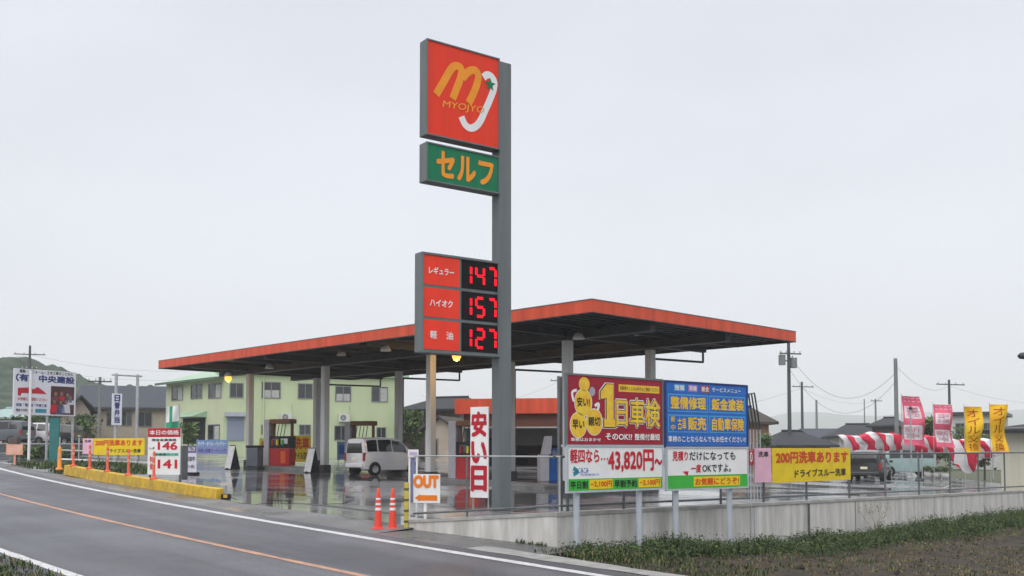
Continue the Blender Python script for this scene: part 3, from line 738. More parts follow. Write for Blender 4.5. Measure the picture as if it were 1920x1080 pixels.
# --- inspection price billboard (red + white below)
ta, w, zb0, zt0 = billboard('billboard', 'red billboard with big yellow letters above a white 43,820 yen price board', None, 1064, 1241, 703, 833, 16.45, 17.95)
def d_red(mb, x0, z0, w, h, y):
    A = (x0, z0, w, h, y)
    RX(mb, *A, .52, .80, .97, .91, M_LEMON); TX(mb, *A, '自動車のことなら何でもご相談ください', .535, .825, .955, .885, M_TXT)
    for (cx, cz, r, txt) in ((.155, .61, .085, '安い!'), (.105, .28, .08, '早い'), (.265, .33, .083, '親切')):
        mb.disc(x0 + cx * w, z0 + cz * h, r * w * 1.06, r * w * 1.2, M_CREAM, y - .002); mb.disc(x0 + cx * w, z0 + cz * h, r * w, r * w * 1.14, M_LEMON, y - .004)
        TX(mb, *A, txt, cx - r * .72, cz - .055, cx + r * .72, cz + .075, M_TXT, .03)
    # coin / pointing-hand shapes at the top left
    mb.disc(x0 + .165 * w, z0 + .88 * h, .055 * w, .105 * h, M_LEMON, y - .004); mb.disc(x0 + .165 * w, z0 + .88 * h, .035 * w, .07 * h, M_GOLD, y - .006)
    mb.stroke(arc([(x0 + .06 * w, z0 + .62 * h), (x0 + .045 * w, z0 + .75 * h), (x0 + .09 * w, z0 + .79 * h)]), .02 * w, M_CREAM, y - .004)
    mb.stroke(arc([(x0 + .27 * w, z0 + .57 * h), (x0 + .31 * w, z0 + .6 * h), (x0 + .30 * w, z0 + .50 * h)]), .022 * w, M_CREAM, y - .004)
    mb.disc(x0 + .245 * w, z0 + .78 * h, .03 * w, .07 * h, mat('soft_grey', (.35, .33, .38), .5), y - .004)
    for mt_, bo, dy in ((M_CREAM, .075, .004), (M_TXT, .05, .010), (M_LEMON, .022, .016)):
        q = bo * .22; one = [(.365 - q, .27 - q * 2.2), (.475 + q, .27 - q * 2.2), (.475 + q, .37 + q), (.452 + q, .37 + q), (.452 + q, .89 + q * 2), (.392 - q, .89 + q * 2), (.33 - q, .78 + q), (.33 - q, .68 - q), (.392 - q, .70 - q), (.392 - q, .37 + q), (.365 - q, .37 + q)]
        bmq = [(x0 + a * w, y - dy, z0 + b * h) for a, b in one]
        mb.face([bmq[k] for k in (0, 1, 2, 3, 9, 10)], mt_); mb.face([bmq[k] for k in (9, 3, 4, 5, 8)], mt_); mb.face([bmq[k] for k in (8, 5, 6, 7)], mt_)
        TX(mb, *A, '日車検', .49, .275, .965, .69, mt_, bo, dy)
    TX(mb, *A, 'そのOK!?', .38, .07, .66, .165, M_CREAM, .03); TX(mb, *A, '整備付最短', .69, .07, .97, .165, M_CREAM, .03); TX(mb, *A, '車検はおまかせ', .03, .045, .33, .095, M_CREAM, .02)
panel(ta, 'inspection_panel', w, zb0, zt0, M_PLUM, d_red, frame=M_STEEL)
def d_price(mb, x0, z0, w, h, y):
    A = (x0, z0, w, h, y)
    RX(mb, *A, 0, 0, 1, .27, M_LGREEN)
    TX(mb, *A, '軽四なら', .02, .64, .31, .95, M_TEXTRED, .03); TX(mb, *A, '…', .33, .70, .40, .74, M_TEXTRED, .02)
    TX(mb, *A, '43,820円', .405, .42, .90, .93, M_TEXTRED, .035); TX(mb, *A, '〜', .915, .58, .995, .70, M_TEXTRED, .05)
    mb.stroke(arc([(x0 + .05 * w, z0 + .52 * h), (x0 + .09 * w, z0 + .44 * h), (x0 + .05 * w, z0 + .38 * h)]), .03 * w, mat('teal_print', (.03, .25, .33), .5), y - .005)
    TX(mb, *A, 'こみこみ', .10, .40, .20, .52, M_BLUE, .02); TX(mb, *A, '別途部品代', .12, .34, .31, .39, M_BLUE)
    RX(mb, *A, .21, .03, .45, .245, M_YELLOW, .005); RX(mb, *A, .73, .03, .98, .245, M_YELLOW, .005)
    TX(mb, *A, '平日割', .02, .05, .19, .22, M_TXT, .03, .008); TX(mb, *A, '−2,100円', .225, .07, .44, .21, M_TREDO, .03, .008)
    TX(mb, *A, '早割予約', .47, .05, .71, .22, M_TXT, .03, .008); TX(mb, *A, '−2,100円', .745, .07, .97, .21, M_TREDO, .03, .008)
zp1 = zat(838, 16.45, 1062) + .15; zp0 = zat(921, 16.45, 1062) + .15
panel(ta, 'price_panel', w - .02, zp0, zp1, M_CREAM, d_price, y0=-.012, frame=M_PALEP)
posts(ta, (.27, w * .77), zp1 + .02, .055, .075); 
mb = MB(); mb.box(.30, .37, .52, .58, .3, zt0 + .02, M_DPIPE); mb.build('side_post', ta)
mb = MB(); mb.box(-.1, w + .06, .03, .045, zp1 + .04, zb0 - .045, M_PALEP); mb.build('cross_rail', ta)
# --- blue service billboard
tb, w, zb0, zt0 = billboard('billboard', 'blue billboard with yellow lettering above a white and green board', None, 1249, 1400, 716, 835, 18.1, 19.55)
def d_blue(mb, x0, z0, w, h, y):
    A = (x0, z0, w, h, y)
    RX(mb, *A, .0, .84, 1, 1, M_BLUE, .002); RX(mb, *A, .09, .865, .22, .975, M_CYAN, .004); RX(mb, *A, .26, .865, .37, .975, sm(170, 120, 190), .004); RX(mb, *A, .41, .865, .52, .975, M_CRIM, .004)
    for i, c in enumerate(('整備', '車検', '鈑金')): TX(mb, *A, c, (.10, .27, .42)[i], .88, (.21, .36, .51)[i], .96, M_CREAM, .02, .007)
    TX(mb, *A, 'サービスメニュー', .55, .885, .92, .955, M_CREAM, .02)
    for (a, b, c, d) in ((.02, .535, .50, .82), (.515, .535, .98, .82), (.02, .205, .50, .49), (.515, .205, .98, .49)):
        RX(mb, *A, a, b, c, d, M_CYAN, .003); RX(mb, *A, a + .012, b + .022, c - .012, d - .022, M_BLUE, .005)
    TX(mb, *A, '整備修理', .05, .585, .47, .775, M_LEMON, .04, .008); TX(mb, *A, '鈑金塗装', .545, .585, .955, .775, M_LEMON, .04, .008)
    TX(mb, *A, '新', .05, .37, .10, .46, M_LEMON, .02, .008); TX(mb, *A, '中', .05, .24, .10, .33, M_LEMON, .02, .008); TX(mb, *A, '古車', .13, .25, .23, .44, M_LEMON, .02, .008)
    TX(mb, *A, '販売', .255, .25, .47, .45, M_LEMON, .04, .008); TX(mb, *A, '自動車保険', .545, .25, .955, .45, M_LEMON, .04, .008)
    TX(mb, *A, '車検のことならなんでもお任せください!!', .02, .055, .98, .15, M_CREAM, .02)
panel(tb, 'service_panel', w, zb0, zt0, M_BLUE, d_blue, frame=M_NAVY)
def d_est(mb, x0, z0, w, h, y):
    A = (x0, z0, w, h, y)
    RX(mb, *A, 0, 0, 1, .33, M_LGREEN)
    TX(mb, *A, '見積り', .06, .70, .24, .93, M_TEXTRED, .03); TX(mb, *A, 'だけになっても', .26, .71, .84, .92, M_TXT, .02)
    TX(mb, *A, '一度', .28, .40, .40, .60, M_TEXTRED, .03); TX(mb, *A, 'OKですよ。', .42, .40, .78, .60, M_TXT, .02)
    mb.face([(x0 + .18 * w, y - .006, z0 + .43 * h), (x0 + .25 * w, y - .006, z0 + .43 * h), (x0 + .235 * w, y - .006, z0 + .31 * h)], M_TEXTRED)
    RX(mb, *A, .31, .04, .90, .285, M_YELLOW, .005); TX(mb, *A, 'お気軽にどうぞ!', .33, .075, .88, .25, M_TREDO, .03, .008)
zp1 = zat(841, 18.15, 1250) + .15; zp0 = zat(917, 18.15, 1250) + .15
panel(tb, 'estimate_panel', w - .03, zp0, zp1, M_CREAM, d_est, y0=-.012, x0=.01, frame=M_PALEP)
posts(tb, (.32, w * .80), zp1 + .02, .055, .075)
mb = MB(); mb.box(-.06, w + .04, .03, .045, zp1 + .04, zb0 - .045, M_PALEP); mb.build('cross_rail', tb)
# slanting stays behind the right end
for i in range(4):
    x0_ = w + .08 + .13 * i; x1_ = x0_ + .95 + .02 * i; zt1 = zt0 - .16 + .02 * i; zb1 = zt0 - .80
    mb = MB(); mb.tube((x0_, .08 + .03 * i, zt1), (x1_, .72 + .03 * i, zb1), .017, M_DPIPE, 8); mb.tube((x1_, .72 + .03 * i, zb1), (x1_, .72 + .03 * i, .1), .011, M_PALEP, 8)
    mb.tube((w - .05, .08 + .05 * i, zt1 - .02 * i), (x0_, .08 + .03 * i, zt1), .012, M_DPIPE, 6); mb.build('stay', tb)
# --- pink panel, small red panel and yellow car wash banner tied to the railing
def rail_pt(px, off=.06):
    k = side_k(px); p = W1 + e2 * k - e1 * off * -1 * -1; return Vector((p.x, p.y, 0)), k
def rail_banner(name, label, pxl, pxr, yt, yb, mt, draw, off=.06, cat='banner', group=None):
    A, k = rail_pt(pxl, off); B, k2 = rail_pt(pxr, off); w = k2 - k
    z0, z1 = zat(yb, A.y, pxl), zat(yt, A.y, pxl)
    t = thing(name, label, cat, fr((A.x, A.y, z0), e2), group)
    mb = MB(); nx = 14; vs = []
    for j in range(7):
        for i in range(nx + 1):
            u, v = i / nx, j / 6; vs.append((u * w, .012 * math.sin(u * 9 + v * 2) * 0, v * (z1 - z0) - .02 * math.sin(u * math.pi * 2.5) ** 2 * (v > .9)))
    mb.box(0, w, 0, .015, 0, z1 - z0, mt); draw(mb, 0, 0, w, z1 - z0, 0); mb.build('sheet', t)
    mb = MB()
    for i in range(4):
        x = .06 + (w - .12) * i / 3; mb.tube((x, -.006, z1 - z0 - .03), (x + .01, .10, ZR - z0), .006, M_WHITE, 6)
    mb.build('ties', t)
    return t
def d_wash(mb, x0, z0, w, h, y):
    A = (x0, z0, w, h, y)
    TX(mb, *A, '200円洗車あります', .04, .56, .96, .90, M_TREDO, .045); TX(mb, *A, 'ドライブスルー洗車', .26, .14, .93, .37, M_TXT, .03)
    RX(mb, *A, 0, 0, 1, .025, M_GOLD)
rail_banner('car_wash_banner', 'yellow banner with red 200 yen car wash lettering on the right-hand wall railing', 1446, 1592, 840, 906, M_YELLOW, d_wash, .03)
def d_pink(mb, x0, z0, w, h, y): TX(mb, x0, z0, w, h, y, '洗車', .18, .74, .82, .90, M_TXT, .02)
rail_banner('pink_sign', 'plain pink panel beside the yellow banner on the right-hand wall railing', 1412, 1442, 840, 905, M_PINK, d_pink, .05, 'sign')
rail_banner('small_red_sign', 'narrow dark red panel between the blue billboard and the pink panel', 1400, 1411, 842, 872, M_CRIM, lambda mb, x0, z0, w, h, y: TX(mb, x0, z0, w, h, y, '0', .3, .2, .7, .8, M_CREAM, .02), .03, 'sign')
# ================================================================== FRONT CORNER SIGNS
A = at(882, 850, 18.6); B = at(915, 850, 18.35)
zt_, zb_ = zat(763, 18.5, 898), zat(933, 18.5, 898)
g = lotz(A.x, A.y)
t = thing('vertical_banner', 'tall narrow white banner with three big red characters in front of the pole sign', 'banner', fr((A.x, A.y, g), B - A))
w = Vector((B.x - A.x, B.y - A.y, 0)).length
mb = MB(); mb.box(0, w, 0, .02, zb_ - g, zt_ - g, M_CREAM)
for i, ch in enumerate('安い日'):
    h = (zt_ - zb_); z1 = zt_ - g - h * (.06 + i * .30); z0 = z1 - h * .26
    if i == 1: z1 -= h * .03; z0 += h * .01
    mb.text(ch, .09 * w, z0, .90 * w, z1, M_CRIM, .05)
mb.build('sheet', t)
for x in (.03, w - .03):
    mb = MB(); mb.tube((x, .05, -.05), (x, .05, zt_ - g), .014, M_GALV, 8); mb.build('post', t)
A = at(775, 915, 19.22); B = at(825, 915, 19.1)
zt_, zb_ = zat(889, 19.15, 800), zat(943, 19.15, 800); g = lotz(A.x, A.y) 
t = thing('exit_sign', 'white board reading OUT in orange with an orange arrow on a single white leg', 'sign', fr((A.x, A.y, g), B - A))
w = Vector((B.x - A.x, B.y - A.y, 0)).length; h = zt_ - zb_
mb = MB(); mb.box(0, w, 0, .018, zb_ - g, zt_ - g, M_CREAM)
mb.text('OUT', .03 * w, zb_ - g + .55 * h, .93 * w, zb_ - g + .93 * h, M_ORANGE, .07)
ay = zb_ - g + .17 * h
mb.face([(.06 * w, -.006, ay), (.26 * w, -.006, ay - .13 * h), (.26 * w, -.006, ay - .09 * h), (.90 * w, -.006, ay - .09 * h), (.90 * w, -.006, ay + .10 * h), (.26 * w, -.006, ay + .10 * h), (.26 * w, -.006, ay + .14 * h)], M_ORANGE)
mb.build('panel', t)
mb = MB(); mb.box(w * .38, w * .48, .022, .05, .02, zt_ - g - .05, M_WHITE); mb.build('leg', t)
mb = MB(); mb.box(.02 * w, w * .85, .0, .26, -.02, .03, M_PALEP); mb.build('foot', t, bevel=.008)
# price A-board at the kerb
A = at(277, 850, 32.6); B = at(338, 850, 32.2)
g = lotz(A.x, A.y); zt_, zb_ = zat(803, 32.4, 307), zat(890, 32.4, 307)
t = thing('price_board', 'red and white price board with 146 and 141 behind the kerb posts', 'sign', fr((A.x, A.y, g), B - A))
w = Vector((B.x - A.x, B.y - A.y, 0)).length; h = zt_ - zb_; b0 = zb_ - g
mb = MB(); mb.box(0, w, 0, .04, b0, b0 + h, M_CREAM); Q = (0, b0, w, h, 0)
RX(mb, *Q, 0, .81, 1, 1, M_CRIM); TX(mb, *Q, '本日の価格', .05, .86, .95, .96, M_CREAM, .02)
TX(mb, *Q, '現金会員価格', .12, .72, .88, .775, M_TXT, .03); TX(mb, *Q, '146', .32, .54, .90, .70, M_TEXTRED, .035); TX(mb, *Q, 'レギ', .06, .54, .22, .60, M_TXT, .02)
RX(mb, *Q, .2, .40, .95, .47, mat('mint', (.2, .5, .4), .5)); TX(mb, *Q, '会員様カード', .22, .41, .93, .46, M_TXT, .02, .006); TX(mb, *Q, '141', .33, .14, .90, .32, M_TEXTRED, .035)
TX(mb, *Q, '特価', .07, .1, .20, .40, M_TEXTRED, .03, vert=True)
mb.build('panel', t)
for x in (.05, w - .05):
    mb = MB(); mb.box(x - .025, x + .025, .045, .09, -.02, b0 + h, M_DPIPE); mb.build('leg', t)
mb = MB(); mb.box(w - .0, w + .06, .02, .32, .1, b0 + h * .62, M_DPIPE); mb.build('side_brace', t)
# smaller board beside it
A = at(342, 870, 38.5); B = at(368, 870, 38.3); g = lotz(A.x, A.y); zt_, zb_ = zat(842, 38.4, 355), zat(892, 38.4, 355)
t = thing('notice_stand', 'small white and grey notice stand right of the red price board', 'sign', fr((A.x, A.y, g), B - A))
w = Vector((B.x - A.x, B.y - A.y, 0)).length; h = zt_ - zb_; b0 = max(.12, zb_ - g)
mb = MB(); mb.box(0, w, 0, .03, b0, b0 + h, sm(205, 203, 215)); Q = (0, b0, w, h, 0)
RX(mb, *Q, .0, .72, 1, 1, sm(110, 105, 135)); TX(mb, *Q, 'セルフ', .1, .8, .9, .93, M_CREAM, .02, .006); TX(mb, *Q, '給油中', .25, .42, .9, .6, M_TXT, .03); TX(mb, *Q, 'エンジン停止', .1, .15, .9, .28, M_TXT, .02)
mb.build('panel', t)
mb = MB(); mb.box(.05, w - .05, -.1, .3, -.02, .12, M_BLACK); mb.build('weight_base', t, bevel=.02)
mb = MB(); mb.box(w * .45, w * .55, .035, .07, .1, b0 + h * .9, M_DPIPE); mb.build('leg', t)
# ================================================================== ISLANDS, PUMPS
M_ISL = mat('island_concrete', (.17, .17, .168), .6, .2, 2)
M_PRED = mat('pump_red', (.42, .025, .03), .4, .1, 2); M_PBRN = mat('pump_brown', (.16, .07, .035), .5, .15)
M_PGREY = mat('pump_grey', (.36, .36, .39), .45, .08, 2); M_PORG = mat('pump_orange', (.62, .12, .02), .45, .1)
def canf(x, y):
    p = Mc @ Vector((x, y, 0)); p.z = lotz(p.x, p.y); return p
isl0 = None
for (y0, y1, lab) in ((4.6, 10.7, 'low concrete pump island behind the pole sign'), (12.2, 18.1, 'low concrete pump island beside the white van'), (19.6, 25.0, 'low concrete pump island on the far left under the canopy')):
    xo = CX[0] + (2.6 if 'van' in lab else 0); p = canf(xo, y0); q = canf(xo, y1); dz = q.z - p.z; L_ = y1 - y0
    t = thing('pump_island', lab, 'pump island', fr(p, e2), 'concrete pump islands under the canopy')
    mb = MB(); vs = []
    for z in (-.05, .16):
        vs += [(-.55, 0, z), (.55, 0, z), (.55, L_, z + dz), (-.55, L_, z + dz)]
    mb.raw(vs, [(0, 3, 2, 1), (4, 5, 6, 7), (0, 1, 5, 4), (1, 2, 6, 5), (2, 3, 7, 6), (3, 0, 4, 7)], M_ISL); mb.build('island_slab', t, bevel=.05)
def pump(px, Y, lab, w=1.15):
    p = onlot(px, Y); p.z += .15
    M = fr(p, -e1 + e2 * .35)
    t = thing('fuel_pump', lab, 'fuel pump', M, 'fuel pumps on the islands')
    mb = MB(); mb.box(-.42, -.08, -.22, .30, 0, 2.22, M_PGREY); mb.build('side_pillar', t, bevel=.03)
    mb = MB(); mb.box(-.075, w, -.20, .28, .0, .82, M_PRED); mb.build('cabinet', t, bevel=.02)
    mb = MB(); mb.box(w * .55, w * .8, -.206, -.201, .12, .70, M_PORG); mb.build('cabinet_stripe', t)
    mb = MB(); mb.box(-.075, w, -.19, .27, .823, 1.42, M_BLACK); mb.box(.1, w * .45, -.2, -.192, 1.0, 1.3, mat('pump_screen', (.10, .12, .13), .2)); mb.box(w * .55, w * .9, -.2, -.192, 1.05, 1.3, sm(200, 200, 205)); mb.build('display_unit', t)
    mb = MB()
    for x in (-.03, w - .06): mb.box(x, x + .06, -.05, .12, 1.423, 2.02, M_PBRN)
    for i in range(4): mb.path([(.2 + i * .2, -.05, 2.0), (.2 + i * .2, -.12, 1.7), (.16 + i * .2, -.20, 1.2)], .018, M_BLACK, 8)
    mb.build('hose_rack', t)
    mb = MB(); mb.box(-.075, w + .02, -.24, .32, 2.023, 2.24, M_PBRN); mb.build('head_beam', t, bevel=.03)
    for i in range(3):
        mb = MB(); mb.box(.15 + i * .3, .22 + i * .3, -.32, -.21, .98, 1.25, (M_PRED, M_YELLOW, M_LGREEN)[i]); mb.build('nozzle', t, bevel=.01)
    return t
pump(512, 48.2, 'red and black fuel pump with grey side pillar left of the yellow banner')
pump(664, 47.6, 'fuel pump with brown top beam rising behind the white van', 1.1)
pump(863, 38.4, 'dark red fuel pump with pale pillar half hidden by the tall white banner', 1.0)
# service machine, white and blue
p = onlot(1027, 41.5); t = thing('service_machine', 'white and blue tyre air and vacuum machine right of the sign pole', 'service machine', fr(p, (1, .3)))
mb = MB(); mb.box(-.40, .02, -.2, .25, .0, 1.12, sm(215, 215, 225)); mb.build('white_cabinet', t, bevel=.05)
mb = MB(); mb.box(.03, .42, -.22, .25, .0, 1.0, M_BLUE); mb.build('blue_cabinet', t, bevel=.04)
mb = MB(); mb.prism([(-.3, 1.125), (.12, 1.125), (.16, 1.9), (-.12, 1.9)], -.12, .12, sm(215, 215, 225)); mb.build('display_head', t, bevel=.03)
mb = MB(); mb.path([(.1, -.1, 1.3), (.3, -.14, 1.38), (.42, -.12, 1.2), (.44, -.1, .9)], .03, M_BLUE, 8); mb.build('hose', t)
mb = MB(); mb.box(.2, .42, -.1, .1, 1.0, 1.32, sm(150, 150, 190)); mb.build('top_tray', t, bevel=.03)
# leaning white sign stands next to the columns
def a_stand(px, Y, lab):
    M_STAND = mat('stand_off_white', (.50, .49, .50), .55, .12, 4)
    p = onlot(px, Y); t = thing('a_frame_stand', lab, 'sign stand', fr(p, (.75, -.66)) @ Matrix.Scale(.80, 4), 'white folding stands beside the canopy columns')
    mb = MB(); mb.face([(-.3, -.32, .05), (.3, -.32, .05), (.3, -.02, 1.35), (-.3, -.02, 1.35)], M_STAND)
    mb.face([(-.3, -.30, .05), (-.3, .0, 1.35), (.3, .0, 1.35), (.3, -.30, .05)], M_WHITE)
    mb.build('front_panel', t)
    mb = MB(); mb.face([(-.3, .34, .0), (.3, .34, .0), (.3, .01, 1.36), (-.3, .01, 1.36)], M_PBRN); mb.build('back_panel', t)
    mb = MB(); mb.raw([(.301, -.32, 0), (.301, .33, 0), (.301, .0, 1.4), (-.301, -.32, 0), (-.301, .33, 0), (-.301, .0, 1.4)], [(0, 1, 2), (3, 5, 4), (0, 2, 5, 3), (1, 4, 5, 2)], M_BLACK); mb.build('side_cloth', t)
    mb = MB(); mb.lathe([(.09, 0), (.10, .06), (.05, .09), (0, .1)], M_BLACK, 12, (.0, -.36, .0)); mb.build('weight', t)
a_stand(436, 45.8, 'white folding stand with dark back beside the far left canopy column')
a_stand(585, 44.2, 'white folding stand with dark back beside the second canopy column')
p = onlot(478, 47.0); t = thing('waste_bin', 'grey and dark waste bin on the left pump island', 'bin', fr(p, (1, -.4)))
mb = MB(); mb.box(-.32, .32, -.25, .25, .12, 1.0, sm(95, 98, 108)); mb.build('body', t, bevel=.04)
mb = MB(); mb.box(-.34, .34, -.27, .27, 1.003, 1.12, M_BLACK); mb.build('lid', t, bevel=.03)
mb = MB(); mb.box(-.36, .36, -.3, .3, 0, .12, M_PLINTH); mb.build('base', t)
# yellow and blue banners behind the pumps on the lot-back fence
def freebanner(name, label, pxl, pxr, yt, yb, Y, mt, draw, cat='banner', legs=True, Yr=None):
    A = at(pxl, (yt + yb) / 2, Y); B = at(pxr, (yt + yb) / 2, Yr or Y); g = lotz(A.x, A.y)
    zt_, zb_ = zat(yt, Y, pxl) - g, zat(yb, Y, pxl) - g
    t = thing(name, label, cat, fr((A.x, A.y, g), B - A)); w = Vector((B.x - A.x, B.y - A.y, 0)).length
    zb_ = max(zb_, .06)
    mb = MB(); mb.box(0, w, 0, .02, zb_, zt_, mt); draw(mb, 0, zb_, w, zt_ - zb_, 0); mb.build('sheet', t)
    if legs:
        for x in (.06, w - .06):
            mb = MB(); mb.tube((x, .05, -.05), (x, .05, zt_ + .05), .025, M_GALV, 8); mb.build('post', t)
    return t
def d_y2(mb, *Q):
    TX(mb, *Q, '洗車', .1, .5, .9, .92, M_TREDO, .05); TX(mb, *Q, 'オイル交換', .08, .1, .92, .38, M_TXT, .03)
freebanner('yellow_banner', 'yellow upright banner between the left pump and the second column', 549, 583, 817, 866, 53, M_YELLOW, d_y2)
freebanner('yellow_banner', 'narrow yellow-green banner on the left side of the left pump', 486, 499, 822, 866, 53.5, sm(205, 205, 80), lambda mb, *Q: TX(mb, *Q, '洗車', .2, .2, .8, .9, M_TREDO, .03, vert=True))
M_BLUEV = mat('blue_violet_banner', (.20, .25, .50), .55, .15, 1.2, lo=(.27, .27, .52))
def d_bl(mb, *Q):
    RX(mb, *Q, 0, .5, 1, 1, sm(110, 140, 185)); TX(mb, *Q, 'タイヤ・オイル・バッテリー', .05, .58, .95, .9, M_CREAM, .02, .006); TX(mb, *Q, '手洗い洗車コーティング', .05, .12, .95, .4, M_NAVY, .02)
freebanner('blue_banner', 'wide blue and violet banner on the back fence left of the pumps', 368, 427, 825, 852, 58, M_BLUEV, d_bl)
freebanner('blue_banner', 'small pale blue poster standing behind the rear of the white van', 632, 652, 828, 862, 54, sm(120, 150, 195), lambda mb, *Q: RX(mb, *Q, .2, .3, .8, .8, M_BLUE))
# ================================================================== CARS
def car(name, label, px, Y, yaw, L, Wd, H, paint, kind='van', group=None, z=None):
    p = onlot(px, Y)
    if z is not None: p.z = z
    M = Matrix.Translation(p) @ Matrix.Rotation(R(yaw), 4, 'Z')
    t = thing(name, label, 'car', M, group)
    sx, sw, sz = L / 3.4, Wd / 1.48, H / 1.65
    if kind == 'van':
        ST = [(-1.70, .34, .6, .95, 1.36, 1.41, .58, .69, .66, .52), (-1.63, .25, .6, .98, 1.53, 1.585, .67, .73, .71, .57), (-1.2, .2, .6, .99, 1.59, 1.645, .70, .74, .72, .58), (-.2, .2, .6, .98, 1.60, 1.65, .70, .74, .72, .58),
              (.40, .2, .6, .97, 1.53, 1.58, .70, .74, .72, .57), (.80, .2, .6, .96, 1.27, 1.31, .70, .74, .715, .60), (1.13, .2, .6, .94, .985, 1.02, .70, .74, .70, .64), (1.52, .23, .58, .80, .83, .86, .67, .71, .66, .55), (1.66, .28, .52, .70, .72, .74, .56, .60, .56, .45), (1.70, .32, .48, .60, .62, .63, .48, .52, .48, .4)]
        sidew = [(-1.52, -.95), (-.88, -.12), (-.06, .74)]; wsx = (.44, 1.08); rear = (.96, 1.36)
    elif kind == 'suv':
        ST = [(-1.70, .36, .6, .95, 1.22, 1.27, .58, .69, .66, .52), (-1.60, .28, .6, 1.0, 1.50, 1.56, .67, .73, .71, .57), (-1.0, .24, .6, 1.0, 1.59, 1.65, .70, .74, .72, .57), (-.1, .24, .6, .99, 1.58, 1.64, .70, .74, .72, .57),
              (.25, .24, .6, .98, 1.50, 1.55, .70, .74, .72, .56), (.70, .24, .6, .97, 1.10, 1.14, .70, .74, .71, .62), (.95, .24, .6, .95, .985, 1.02, .70, .74, .70, .64), (1.50, .26, .6, .88, .90, .92, .68, .72, .68, .58), (1.66, .30, .55, .74, .76, .78, .58, .62, .58, .45), (1.70, .36, .5, .62, .64, .65, .5, .54, .5, .4)]
        sidew = [(-1.45, -.95), (-.88, -.15), (-.08, .55)]; wsx = (.28, .90); rear = (.98, 1.40)
    else:   # box van
        ST = [(-1.70, .34, .6, .95, 1.50, 1.55, .62, .72, .69, .60), (-1.66, .26, .6, .98, 1.57, 1.62, .69, .73, .72, .62), (-.4, .24, .6, .98, 1.60, 1.65, .70, .74, .73, .63), (.95, .24, .6, .97, 1.58, 1.63, .70, .74, .73, .63),
              (1.25, .24, .6, .95, 1.36, 1.40, .70, .74, .72, .62), (1.52, .24, .6, .92, .97, 1.0, .70, .74, .70, .62), (1.66, .26, .55, .80, .82, .84, .66, .70, .66, .55), (1.70, .3, .5, .66, .68, .69, .6, .64, .6, .5)]
        sidew = [(-1.55, -.65), (-.56, .35), (.43, 1.10)]; wsx = (.98, 1.48); rear = (.98, 1.46)
    ST = [(x * sx, a * sz, b * sz, c * sz, d * sz, e_ * sz, w0 * sw, w1 * sw, w2 * sw, w3 * sw) for (x, a, b, c, d, e_, w0, w1, w2, w3) in ST]
    mb = MB(); ring = []
    for (x, a, b, c, d, e_, w0, w1, w2, w3) in ST:
        h = [(w0 * .7, a - .01), (w0, a + .03), (w1, b), (w1 * .995, (b + c) / 2), (w2, c), ((w2 * .4 + w3 * .6), c + (d - c) * .62), (w3, d), (w3 * .78, d + (e_ - d) * .72), (0, e_)]
        ring.append([(x, y, z_) for y, z_ in h] + [(x, -y, z_) for y, z_ in h[-2::-1]])
    n = len(ring[0]); V = [q for r_ in ring for q in r_]
    Fs = [(i * n + j, (i + 1) * n + j, (i + 1) * n + j + 1, i * n + j + 1) for i in range(len(ring) - 1) for j in range(n - 1)]
    mb.raw(V, Fs, paint, True)
    mb.face([V[j] for j in range(n)], paint); mb.face([V[(len(ring) - 1) * n + j] for j in range(n)][::-1], paint)
    mb.face([ring[i][0] for i in range(len(ring))] + [ring[i][-1] for i in range(len(ring))][::-1], M_BLACK)
    bo = mb.build('body', t)
    bm = bmesh.new(); bm.from_mesh(bo.data); bmesh.ops.remove_doubles(bm, verts=bm.verts, dist=1e-4); bmesh.ops.recalc_face_normals(bm, faces=bm.faces); bm.to_mesh(bo.data); bm.free()
    bo.data.set_sharp_from_angle(angle=R(50))
    def ip(x):
        for A_, B_ in zip(ST, ST[1:]):
            if A_[0] <= x <= B_[0]:
                k = (x - A_[0]) / (B_[0] - A_[0]); return [p_ + (q_ - p_) * k for p_, q_ in zip(A_, B_)]
        return ST[-1]
    def sp(x, f, s):                                   # point on the side glass, f from belt to roof edge
        s_ = ip(x); c, d, w2, w3 = s_[3], s_[4], s_[8], s_[9]; wm = w2 * .4 + w3 * .6
        y = w2 + (wm - w2) * f / .62 if f < .62 else wm + (w3 - wm) * (f - .62) / .38
        return (x, s * (y + .008), c + (d - c) * f)
    for s in (1, -1):
        for i, (a, b) in enumerate(sidew):
            a *= sx; b *= sx; mb = MB(); nn = 6; P = []
            for f in (.06, .62, .90):
                P.append([sp(a + (b - a) * k / nn, f, s) for k in range(nn + 1)])
            for A_, B_ in zip(P, P[1:]):
                for k in range(nn):
                    q = [A_[k], A_[k + 1], B_[k + 1], B_[k]]; mb.face(q if s < 0 else q[::-1], M_CARGL)
            mb.build('side_window', t)
    def top(x, k): s_ = ip(x); return s_[5] + .006, s_[9]
    mb = MB(); nn = 4; P = []
    for i in range(nn + 1):
        x = (wsx[0] + (wsx[1] - wsx[0]) * i / nn) * sx; s_ = ip(x); w3, d, e_ = s_[9], s_[4], s_[5]
        P.append([(x + .01, w3 * f, (d if abs(f) > .9 else d + (e_ - d) * .75 if abs(f) > .5 else e_) + .012) for f in (-.96, -.7, 0, .7, .96)])
    for A_, B_ in zip(P, P[1:]):
        for k in range(4): mb.face([A_[k], B_[k], B_[k + 1], A_[k + 1]], M_CARGL)
    mb.build('windscreen', t)
    xb = ST[0][0] - .008
    mb = MB(); r0, r1 = rear[0] * sz, min(rear[1] * sz, ST[0][4]); mb.face([(xb, .58 * sw, r0), (xb, -.58 * sw, r0), (xb, -.50 * sw, r1), (xb, .50 * sw, r1)], M_CARGL)
